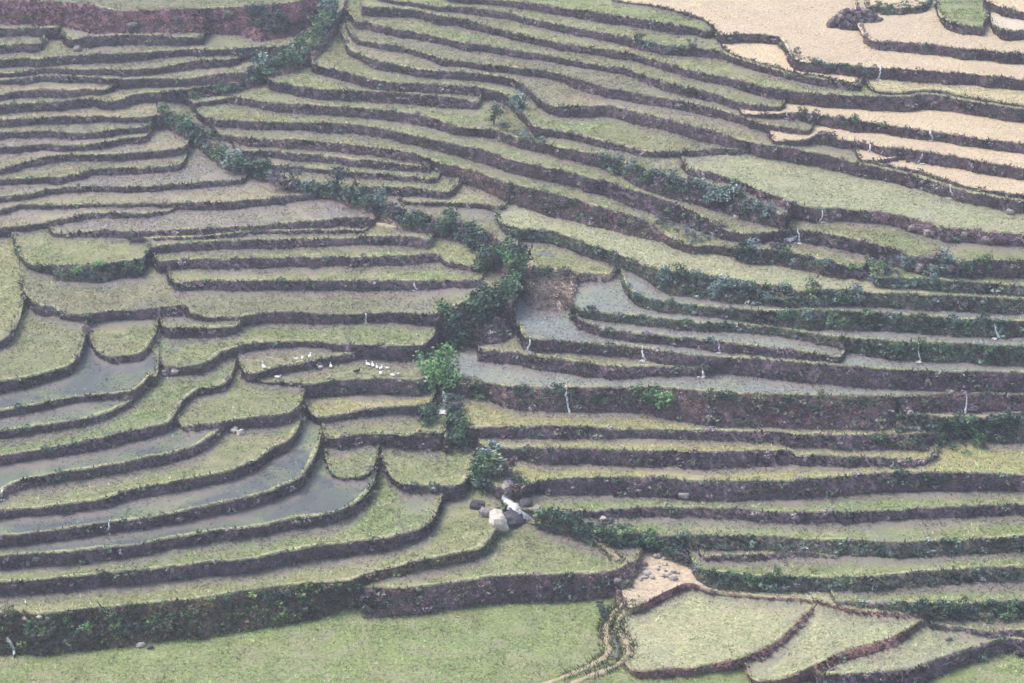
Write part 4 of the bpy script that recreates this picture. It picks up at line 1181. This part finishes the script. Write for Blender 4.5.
# single plants
p, _, _ = hit(494, 124)
shrub(p, 2.3, 'dark', 'round dark green bush standing alone in the upper middle', 'round bush', 1.1, True)
p, _, _ = hit(828, 140)
shrub(p, 1.1, 'purple', 'dark reddish knoll bush on the tan strip at right', 'knoll bush', 2.0)
p, _, _ = hit(100, 270)
shrub(p, 1.0, 'bright', 'bright emerald bush on the dark bank at far left', 'emerald bush', 1.6)
# the bright tree beside the waterfall
p, _, _ = hit(442, 396)
tr = empty('tree', p); tag(tr, 'bright green feathery tree leaning over the white waterfall', 'tree')
tm = stem_mesh('tree_trunk', 77, 1.0, 6)
obj('trunk', tm, None, tr).scale = (3.2, 3.2, 4.2)
cm = foliage_mesh('tree_crown', 'bright', 501, 34, 44, .034, 1.0)
obj('crown', cm, None, tr).scale = (4.6, 4.0, 5.4)

# ---------------------------------------------------------------------------
# stones
# ---------------------------------------------------------------------------
def rock_mesh(name, seed, mat, nu=10, nv=7):
    r = np.random.default_rng(seed)
    V = []
    ph = r.random(3)*9
    for j in range(nv+1):
        for k in range(nu):
            a = 2*math.pi*k/nu; b = math.pi*j/nv
            d = np.array([math.sin(b)*math.cos(a), math.sin(b)*math.sin(a), math.cos(b)])
            q = np.sign(d)*np.abs(d)**.8
            s = .30+.42*float(vnoise(d[0]*1.9+ph[0], d[1]*1.9+d[2]*1.7+ph[1], seed))
            V.append(q*s*np.array([1.15, .95, .8]))
    F = [(j*nu+k, (j+1)*nu+k, (j+1)*nu+(k+1) % nu, j*nu+(k+1) % nu) for j in range(nv) for k in range(nu)]
    me = mesh_np(name, V, F, smooth=False); me.materials.append(mat)
    return me
RK = {m: [rock_mesh('stone', 40+10*q+k, mm) for k in range(4)] for q, (m, mm) in enumerate(
     (('grey', M_ROCK), ('pale', M_ROCKP), ('dark', M_ROCKD), ('heap', M_STONE)))}
def rock(u, v, size, kind, label, group=None, name='boulder', sq=(1, 1, 1), cat='boulder'):
    p, _, _ = hit(u, v)
    o = obj(name, RK[kind][rng.integers(4)], None, None, p+np.array([0, 0, size*.2*sq[2]]))
    o.scale = (size*sq[0], size*sq[1], size*sq[2]); o.rotation_euler = (0, 0, rng.random()*6)
    return tag(o, label, cat, group)
rock(44, 43, 1.0, 'grey', 'purplish boulder on the upper left terrace, left one of two')
rock(78, 51, .95, 'grey', 'purplish boulder on the upper left terrace, right one of two')
rock(132, 27, 1.1, 'dark', 'dark boulder with pale top on the reddish scrub slope', sq=(1.3, 1, .8))
rock(498, 525, 1.5, 'pale', 'large pale rounded boulder beside the white water', sq=(1.05, 1, 1.1))
rock(512, 523, 1.6, 'dark', 'dark wet boulder between the white cascades', sq=(1.5, 1, .8))
rock(486, 516, 1.0, 'grey', 'grey boulder left of the large pale boulder')
rock(478, 508, .9, 'dark', 'small dark boulder above the large pale boulder')
rock(508, 489, 1.0, 'grey', 'grey boulder at the head of the white cascade')
rock(507, 475, .9, 'dark', 'dark boulder in the scrub above the cascade')
rock(526, 506, .9, 'dark', 'dark boulder on the right rim of the cascade')
rock(538, 512, .8, 'grey', 'small grey boulder at the foot of the cascade')
rock(234, 432, .7, 'pale', 'white rock below the rounded stubble plot, left of a pair')
rock(240, 434, .6, 'pale', 'white rock below the rounded stubble plot, right of a pair')
rock(166, 374, .7, 'grey', 'pinkish grey rock in the pale scar, left one')
rock(174, 373, .6, 'pale', 'pale rock in the scar of the bright green terrace, right one')
rock(684, 497, .6, 'pale', 'single pale stone lying on the grey green terrace')
rock(603, 520, .5, 'pale', 'small white stone in the hedge above the sandy patch')
rock(674, 546, .6, 'pale', 'pale stone standing at the corner of the sandy patch')
rock(911, 414, .6, 'pale', 'pale stone at the start of the footpath ledge at right')
rock(883, 604, .6, 'grey', 'grey stones beside the bushes above the rightmost plot', sq=(1.6, 1, .8))
rock(872, 605, .5, 'grey', 'reddish grey stone at the end of the lowest green terrace')
rock(24, 620, 0.41, 'pale', 'white stone high on the tall bank, leftmost')
rock(40, 619, 0.45, 'pale', 'pale stone in the weeds of the tall bank, second from left')
rock(48, 620, 0.45, 'grey', 'grey stone in the weeds of the tall bank, third from left')
rock(35, 635, 0.45, 'pale', 'pale stone midway up the tall lower left bank')
rock(142, 646, 0.60, 'pale', 'pale stones at the foot of the tall lower left bank', sq=(1.2, .8, .8))
rock(150, 648, 0.45, 'dark', 'dark stone at the foot of the tall lower left bank')
rock(1010, 214, .7, 'grey', 'grey stone at the foot of the pale field bank, right edge')
rock(862, 300, .6, 'grey', 'grey stone among the bluish shrubs on the right bank')
rock(948, 640, .5, 'grey', 'dull stone on the bank of the rightmost plot')
# stone covered bank on the right
for k in range(26):
    u = 905+62*rng.random(); v = 258+14*rng.random()
    rock(u, v, .45+.45*rng.random(), ['heap', 'heap', 'grey', 'dark'][rng.integers(4)], 'purplish stone in the tumbled stone covered bank at right', 'stones on the stone covered bank', 'stone', cat='stone')
for k in range(14):
    u = 880+140*rng.random(); v = np.interp(u, [880, 949, 1024], [219, 236, 242])+rng.random()*4
    rock(u, v, .35+.4*rng.random(), ['grey', 'heap'][rng.integers(2)], 'grey stone in the stony bank below the big pale field', 'stones below the big pale field', 'stone', cat='stone')
for k in range(30):
    u = 638+44*rng.random(); v = np.interp(u, [638, 660, 682], [566, 556, 562])+rng.random()*20
    if v > np.interp(u, [638, 665, 690], [606, 590, 581]): continue
    rock(u, v, .2+.35*rng.random()**2, ['pale', 'pale', 'grey'][rng.integers(3)], 'small pale stone scattered on the bare sandy patch', 'stones on the sandy patch', 'stone', cat='stone')
for k in range(12):
    u = 598+22*rng.random(); v = 575+22*rng.random()
    rock(u, v, .25+.35*rng.random(), ['grey', 'heap'][rng.integers(2)], 'small grey stone in the eroded gap beside the sandy patch', 'stones in the eroded gap', 'stone', cat='stone')
# the heap on the tan field
hp = hit(857, 27)[0]
heap = empty('stone_heap', hp); tag(heap, 'long heap of dark purplish stones on the big tan field', 'stone heap')
hw, hd, hh = 3.0, 1.4, 2.3
for k in range(170):
    a = rng.random()*6.283; r_ = math.sqrt(rng.random())
    x, y = hw*r_*math.cos(a), hd*r_*math.sin(a)
    z = hh*max(0, 1-abs(r_)**2.2)*(.55+.45*rng.random())
    s = .42+.38*rng.random()
    o = obj('stone', RK[['heap', 'heap', 'heap', 'grey', 'dark', 'dark'][rng.integers(6)]][rng.integers(4)], None, heap, (x, y, z*.8+.12))
    o.scale = (s, s, s*.85); o.rotation_euler = (rng.random()*3, rng.random()*3, rng.random()*6)

# ---------------------------------------------------------------------------
# water
# ---------------------------------------------------------------------------
def trickle(u, v, w, label, splash=.5, frac=1.0):
    """thin fall of white water down the bank whose rim is nearest to v"""
    c = int(round((u-XL)/STEP))
    i = min(ORD[c], key=lambda q: abs(Y[q, c]-v))
    a, b = PL[i, c].copy(), PB[i, c].copy()
    a[1] += .25; a[2] += .10
    V, n = [], 9
    drift = (rng.random()-.5)*.9; w = w*(.7+.5*rng.random())
    for k in range(n):
        t = k/(n-1)*frac
        if k == 0: q = a.copy()
        else:
            q = PL[i, c]*(1-t)+PB[i, c]*t
            q[1] -= .22+.18*math.sin(t*3.1); q[2] += .05
        ww = w*.75*(.45+.9*rng.random())*(1+.6*t)
        jx = (rng.random()-.5)*.12+drift*t*t
        for s, o in ((-1, .03), (-.4, -.03), (.4, -.03), (1, .03)):
            V.append(q+np.array([jx+s*ww*.5, o, 0]))
    F = [(k*4+j, k*4+j+1, k*4+j+5, k*4+j+4) for k in range(n-1) for j in range(3)]
    root = empty('water_trickle', PB[i, c])
    obj('falling_water', mesh_np('falling_water', np.array(V)-PB[i, c], F), M_FOAM, root)
    if splash:
        m = 14
        ring = [(0, 0, .10)]
        for k in range(m):
            an = 2*math.pi*k/m; r_ = splash*.45*(.2+1.3*rng.random()**1.5)
            ring.append((r_*math.cos(an)*1.2, r_*math.sin(an)*.9-.4, .05))
        f = [(0, 1+k, 1+(k+1) % m) for k in range(m)]
        obj('splash', mesh_np('splash', ring, f), M_FOAM, root)
    tag(root, label, 'waterfall', 'white trickles between terraces')
    return root
for u, v, w, sp, lab in [
    (366, 313, .16, .35, 'white trickle into the terrace above the ducks, left of the gully trees'),
    (413, 281, .14, .25, 'white trickle near the right end of the bright green central terrace'),
    (531, 341, .20, .45, 'white trickle below the flat grey pool, right of the gully'),
    (641, 348, .16, .4, 'white trickle under the grey pool terrace, middle of three there'),
    (702, 367, .22, .7, 'white trickle with bright splash onto the long flooded terrace'),
    (718, 341, .15, .4, 'white trickle from the short grey strip, right of centre'),
    (567, 388, .14, .0, 'long thin white waterfall on the tall dark bank'),
    (823, 208, .18, .6, 'white trickle from the big pale field at its lower rim'),
    (949, 187, .22, .9, 'white trickle with wide splash onto the big pale field'),
    (797, 231, .18, .6, 'white trickle by the shrubs right of the pale band'),
    (995, 320, .20, .6, 'white trickle at the right edge under the stone covered bank'),
    (931, 132, .20, .6, 'white trickle on the pale tan terrace bank at right'),
    (922, 151, .18, .5, 'white trickle under the bright tan strip at right'),
    (880, 68, .24, .7, 'white outlet on the bank of the big tan field'),
    (869, 144, .18, .4, 'short pale trickle beside the dark reddish knoll bush'),
    (786, 113, .18, .5, 'white trickle at the left tip of the pale tan terrace'),
    (919, 343, .18, .5, 'small white splash under the shrubs above the grey strips'),
    (966, 394, .13, .0, 'thin pale trickle above the footpath ledge at right'),
    (3, 490, .20, .45, 'white trickle at the left edge below the flooded terrace'),
    (110, 524, .14, .3, 'small white trickle on the bank at left, above the faint one'),
    (701, 172, .16, .3, 'white trickle at the top of the pale shrub band'),
]:
    trickle(u, v, w, lab, sp)
p = hit(10, 640)[0]
def ribbon(name, pts, mat, label, cat, lift=.10, arch=.06, kind=None, group=None, seg=6):
    """strip of water or earth laid over the ground: pts = (u, v, width in m)"""
    P, Wd = [], []
    for k in range(len(pts)-1):
        for s in range(seg):
            t = s/seg
            q = [pts[k][j]*(1-t)+pts[k+1][j]*t for j in range(3)]
            P.append(hit(q[0], q[1])[0]); Wd.append(q[2])
    P.append(hit(*pts[-1][:2])[0]); Wd.append(pts[-1][2])
    P = np.array(P); Wd = np.array(Wd)*(.65+.7*rng.random(len(P)))
    ker = np.ones(5)/5
    S = np.stack([np.convolve(np.pad(P[:, k], 2, mode='edge'), ker, 'valid') for k in range(3)], -1)
    tn = np.gradient(S, axis=0); tn[:, 2] = 0; tn /= np.maximum(np.linalg.norm(tn, axis=1), 1e-6)[:, None]
    nr = np.stack([-tn[:, 1], tn[:, 0], 0*tn[:, 0]], -1)
    rows = []
    for s, h in ((-1, -.12), (-.75, lift*.7), (-.3, lift+arch), (.3, lift+arch), (.75, lift*.7), (1, -.12)):
        q = S+nr*(s*Wd/2)[:, None]; q[:, 2] += h+(rng.random(len(S))-.5)*.03
        rows.append(q)
    R = np.stack(rows); b = S[len(S)//2]
    o = obj(name, mesh_np(name, R.reshape(-1, 3)-b, grid_faces(6, len(S))), mat, None, b)
    return tag(o, label, cat, group, kind)
ribbon('stream_cascade', [(505, 493, .4), (506, 500, .7), (513, 506, 1.0), (522, 513, .9), (531, 519, .6), (537, 522, .3)], M_FOAM, 'white foaming stream cascade between the boulders', 'stream', .16, .05)
def waterfall(u, v, hgt, w0, w1, label):
    b = hit(u, v)[0]; n = 10
    V = []
    for k in range(n):
        t = k/(n-1)
        c = np.array([.25*math.sin(t*2.2)+(rng.random()-.5)*.08, .55*(1-t)**2, hgt*(1-t)+.06])
        w = (w0+(w1-w0)*t**1.6)*(.8+.4*rng.random())
        for s, o in ((-1, .08), (-.4, -.05), (.4, -.05), (1, .08)): V.append(c+np.array([s*w/2, o, 0]))
    F = [(k*4+j, k*4+j+1, k*4+j+5, k*4+j+4) for k in range(n-1) for j in range(3)]
    root = empty('waterfall', b)
    obj('falling_water', mesh_np('falling_water', V, F), M_FOAM, root)
    m_ = 18; ring = [(0, -.2, .16)]
    for k in range(m_):
        an = 2*math.pi*k/m_; r_ = w1*(.35+.75*rng.random())
        ring.append((r_*math.cos(an)*1.2, r_*math.sin(an)*.8-.3, .06))
    obj('splash', mesh_np('splash', ring, [(0, 1+k, 1+(k+1) % m_) for k in range(m_)]), M_FOAM, root)
    tag(root, label, 'waterfall')
waterfall(443, 411, 1.5, .16, .85, 'white waterfall at the foot of the bright green tree')
rock(448, 403, 1.1, 'dark', 'dark rock behind the white waterfall', sq=(1.2, 1, 1.3))
rock(437, 404, .9, 'dark', 'dark rock left of the white waterfall')
ribbon('bare_patch', [(376, 225, .4), (384, 226, .9), (391, 228, .7), (397, 229, .2)], M_PATH, 'small pale bare patch at the edge of the middle gully', 'ground', .2, .04)
ribbon('stream_pool', [(783, 240, .4), (790, 239, .8), (797, 237, .3)], M_FOAM, 'small white puddle at the start of the pale terrace right of the shrub band', 'pool', .12, .03)
ribbon('spout', [(7, 641, .16), (11, 645, .2), (14, 652, .24), (15, 659, .2)], M_FOAM, 'white water spout down the tall bank at the left edge', 'waterfall', .3, .06)
def puddle(u, v, rx, ry, label):
    p = hit(u, v)[0]; m = 28
    V = [(0, 0, .10)]
    ph = rng.random()*9
    for k in range(m):
        a = 2*math.pi*k/m; r_ = .25+1.2*float(fnoise(math.cos(a)*2.2+ph, math.sin(a)*2.2, 5))
        V.append((rx*r_*math.cos(a), ry*r_*math.sin(a),   .095))
    o = obj('puddle', mesh_np('puddle', V, [(0, 1+k, 1+(k+1) % m) for k in range(m)], smooth=False), M_WATER, None, p)
    tag(o, label, 'puddle')
puddle(545, 255, 1.1, .7, 'dark puddle on the small green plot above the brown slope')

# ---------------------------------------------------------------------------
# paths beside the winding channel
# ---------------------------------------------------------------------------
ribbon('footpath', [(624, 603, .7), (611, 617, .6), (605, 629, .6), (608, 641, .6), (609, 655, .6), (594, 665, .6), (566, 677, .6), (530, 690, .6)], M_PATH, 'narrow earth path on the left of the winding channel', 'path', .07, .02, 'structure')
ribbon('footpath', [(641, 600, .8), (625, 612, .6), (617, 623, .6), (621, 635, .6), (629, 647, .6), (628, 657, .6), (614, 668, .6), (588, 677, .6), (560, 690, .6)], M_PATH, 'narrow earth path on the right of the winding channel', 'path', .07, .02, 'structure')
ribbon('channel_water', [(613, 632, .4), (616, 640, .5), (619, 650, .5), (616, 660, .4)], M_WATER, 'thin grey water in the channel between the two earth paths', 'channel', .10, .01, 'structure')
ribbon('footpath', [(512, 519, .6), (540, 521, .7), (566, 526, .7), (590, 537, .7), (608, 549, .7), (620, 562, .7)], M_PATH, 'pale earth path along the back of the half round terrace', 'path', .07, .02, 'structure')
ribbon('footpath', [(700, 586, .4), (718, 592, .35), (768, 597, .35), (812, 599, .3), (840, 607, .3)], M_PATH, 'pale earth path above the large pale stubble plot', 'path', .07, .02, 'structure')
ribbon('footpath', [(911, 414, .5), (943, 416, .6), (990, 417, .6), (1030, 411, .6)], M_PATH, 'earth path along the ledge above the dark bush clump', 'path', .07, .02, 'structure')

# ---------------------------------------------------------------------------
PATHG = []
for pts_ in ([(624, 603), (611, 617), (605, 629), (608, 641), (609, 655), (594, 665), (566, 677)], [(641, 600), (625, 612), (617, 623), (621, 635), (629, 647), (628, 657), (614, 668), (588, 677)], [(512, 519), (540, 521), (566, 526), (590, 537), (608, 549), (620, 562)]):
    for k in range(len(pts_)-1):
        for s in range(70):
            t_ = rng.random()
            q = hit(pts_[k][0]*(1-t_)+pts_[k+1][0]*t_, pts_[k][1]*(1-t_)+pts_[k+1][1]*t_)[0]
            an = rng.random()*6.28; r_ = .32+.35*rng.random()
            PATHG.append(q+np.array([math.cos(an)*r_, math.sin(an)*r_, 0]))
PATHG = np.array(PATHG)
o = blades('verge_grass', PATHG, .12+.2*rng.random(len(PATHG)), .05, pick([(.10, .11, .06), (.16, .16, .09), (.25, .24, .14), (.07, .08, .05)], len(PATHG)), None, np.zeros(3), spread=.8, nb=3)
tag(o, 'short grass tufts along the earth paths by the channel', 'grass', kind='stuff')

# ducks
# ---------------------------------------------------------------------------
def duck_mesh(name, mat, up):
    # one continuous skin: tail, body, neck, head along a bent spine
    spine = [(-.30, .16, .012), (-.24, .15, .05), (-.15, .13, .095), (-.03, .12, .12), (.08, .125, .115), (.15, .15, .085),
             (.185, .20+.04*up, .05), (.195, .25+.10*up, .036), (.215, .30+.13*up, .042), (.245, .315+.13*up, .040), (.275, .305+.13*up, .022)]
    V, F, m = [], [], 10
    S = np.array(spine)
    for k, (x, z, r) in enumerate(spine):
        a = S[min(k+1, len(S)-1), :2]-S[max(k-1, 0), :2]; a /= np.linalg.norm(a)
        for j in range(m):
            t = 2*math.pi*j/m
            V.append((x-a[1]*math.cos(t)*r, math.sin(t)*r*1.05, z+a[0]*math.cos(t)*r))
    for k in range(len(spine)-1):
        for j in range(m): F.append((k*m+j, k*m+(j+1) % m, (k+1)*m+(j+1) % m, (k+1)*m+j))
    me = mesh_np(name, V, F); me.materials.append(mat)
    hx, hz = spine[-1][0], spine[-1][1]
    B = [(hx-.01, -.022, hz+.01), (hx-.01, .022, hz+.01), (hx+.07, .018, hz-.015), (hx+.07, -.018, hz-.015),
         (hx-.01, -.02, hz-.018), (hx-.01, .02, hz-.018), (hx+.065, .015, hz-.025), (hx+.065, -.015, hz-.025)]
    bk = mesh_np('beak', B, [(0, 3, 2, 1), (4, 5, 6, 7), (0, 1, 5, 4), (1, 2, 6, 5), (2, 3, 7, 6), (3, 0, 4, 7)], smooth=False)
    bk.materials.append(M_BEAK)
    Lg = []
    for s in (-1, 1):
        for z in (.10, 0.0):
            for dx, dy in ((-.012, -.012), (.012, -.012), (.012, .012), (-.012, .012)): Lg.append((.0+dx, s*.05+dy, z))
    LF = []
    for o in (0, 8): LF += [(o+j, o+(j+1) % 4, o+4+(j+1) % 4, o+4+j) for j in range(4)]
    lg = mesh_np('legs', Lg, LF, smooth=False); lg.materials.append(M_BEAK)
    return me, bk, lg
DW = [duck_mesh('duck_body', M_DUCKW, u) for u in (0, .25, .7)]
DD = duck_mesh('duck_body', M_DUCKD, .2)
def duck(u, v, s, lab, grp, rz, kind=None):
    me, bk, lg = kind or DW[rng.integers(3)]
    p = hit(u, v)[0]
    o = empty('duck', p+np.array([0, 0, .05])); o.scale = (s, s, s); o.rotation_euler = (0, 0, rz)
    obj('body', me, None, o); obj('beak', bk, None, o); obj('legs', lg, None, o)
    return tag(o, lab, 'duck', grp)
for k, (u, v) in enumerate([(368, 366), (373, 367), (377, 369), (381, 370), (387, 370), (381, 375), (393, 377), (398, 376)]):
    duck(u, v, 1.0, 'white duck in the flock on the pale straw terrace, %s' % ('leftmost' if k == 0 else 'rightmost' if k == 7 else ORDW[k]+' from left'), 'flock of white ducks', rng.random()*6.28)
for u, v, lab in [(296, 361, 'white duck on the upper duck terrace, leftmost of the three'), (303, 360, 'white duck on the upper duck terrace, middle of the three'), (310, 358, 'white duck on the upper duck terrace, rightmost of the three'),
                  (278, 379, 'white duck alone at the left end of the pale straw terrace'), (320, 369, 'white duck below the diagonal bank, left of a pair'), (331, 368, 'white duck below the diagonal bank, right of a pair')]:
    duck(u, v, 1.05, lab, 'white ducks apart from the flock', rng.random()*6.28)
duck(264, 369, 1.3, 'white duck standing upright on the bank left of the other ducks', 'white ducks apart from the flock', 2.0, DW[2])
duck(357, 373, 1.2, 'single dark duck left of the white flock', 'dark duck', .4, DD)
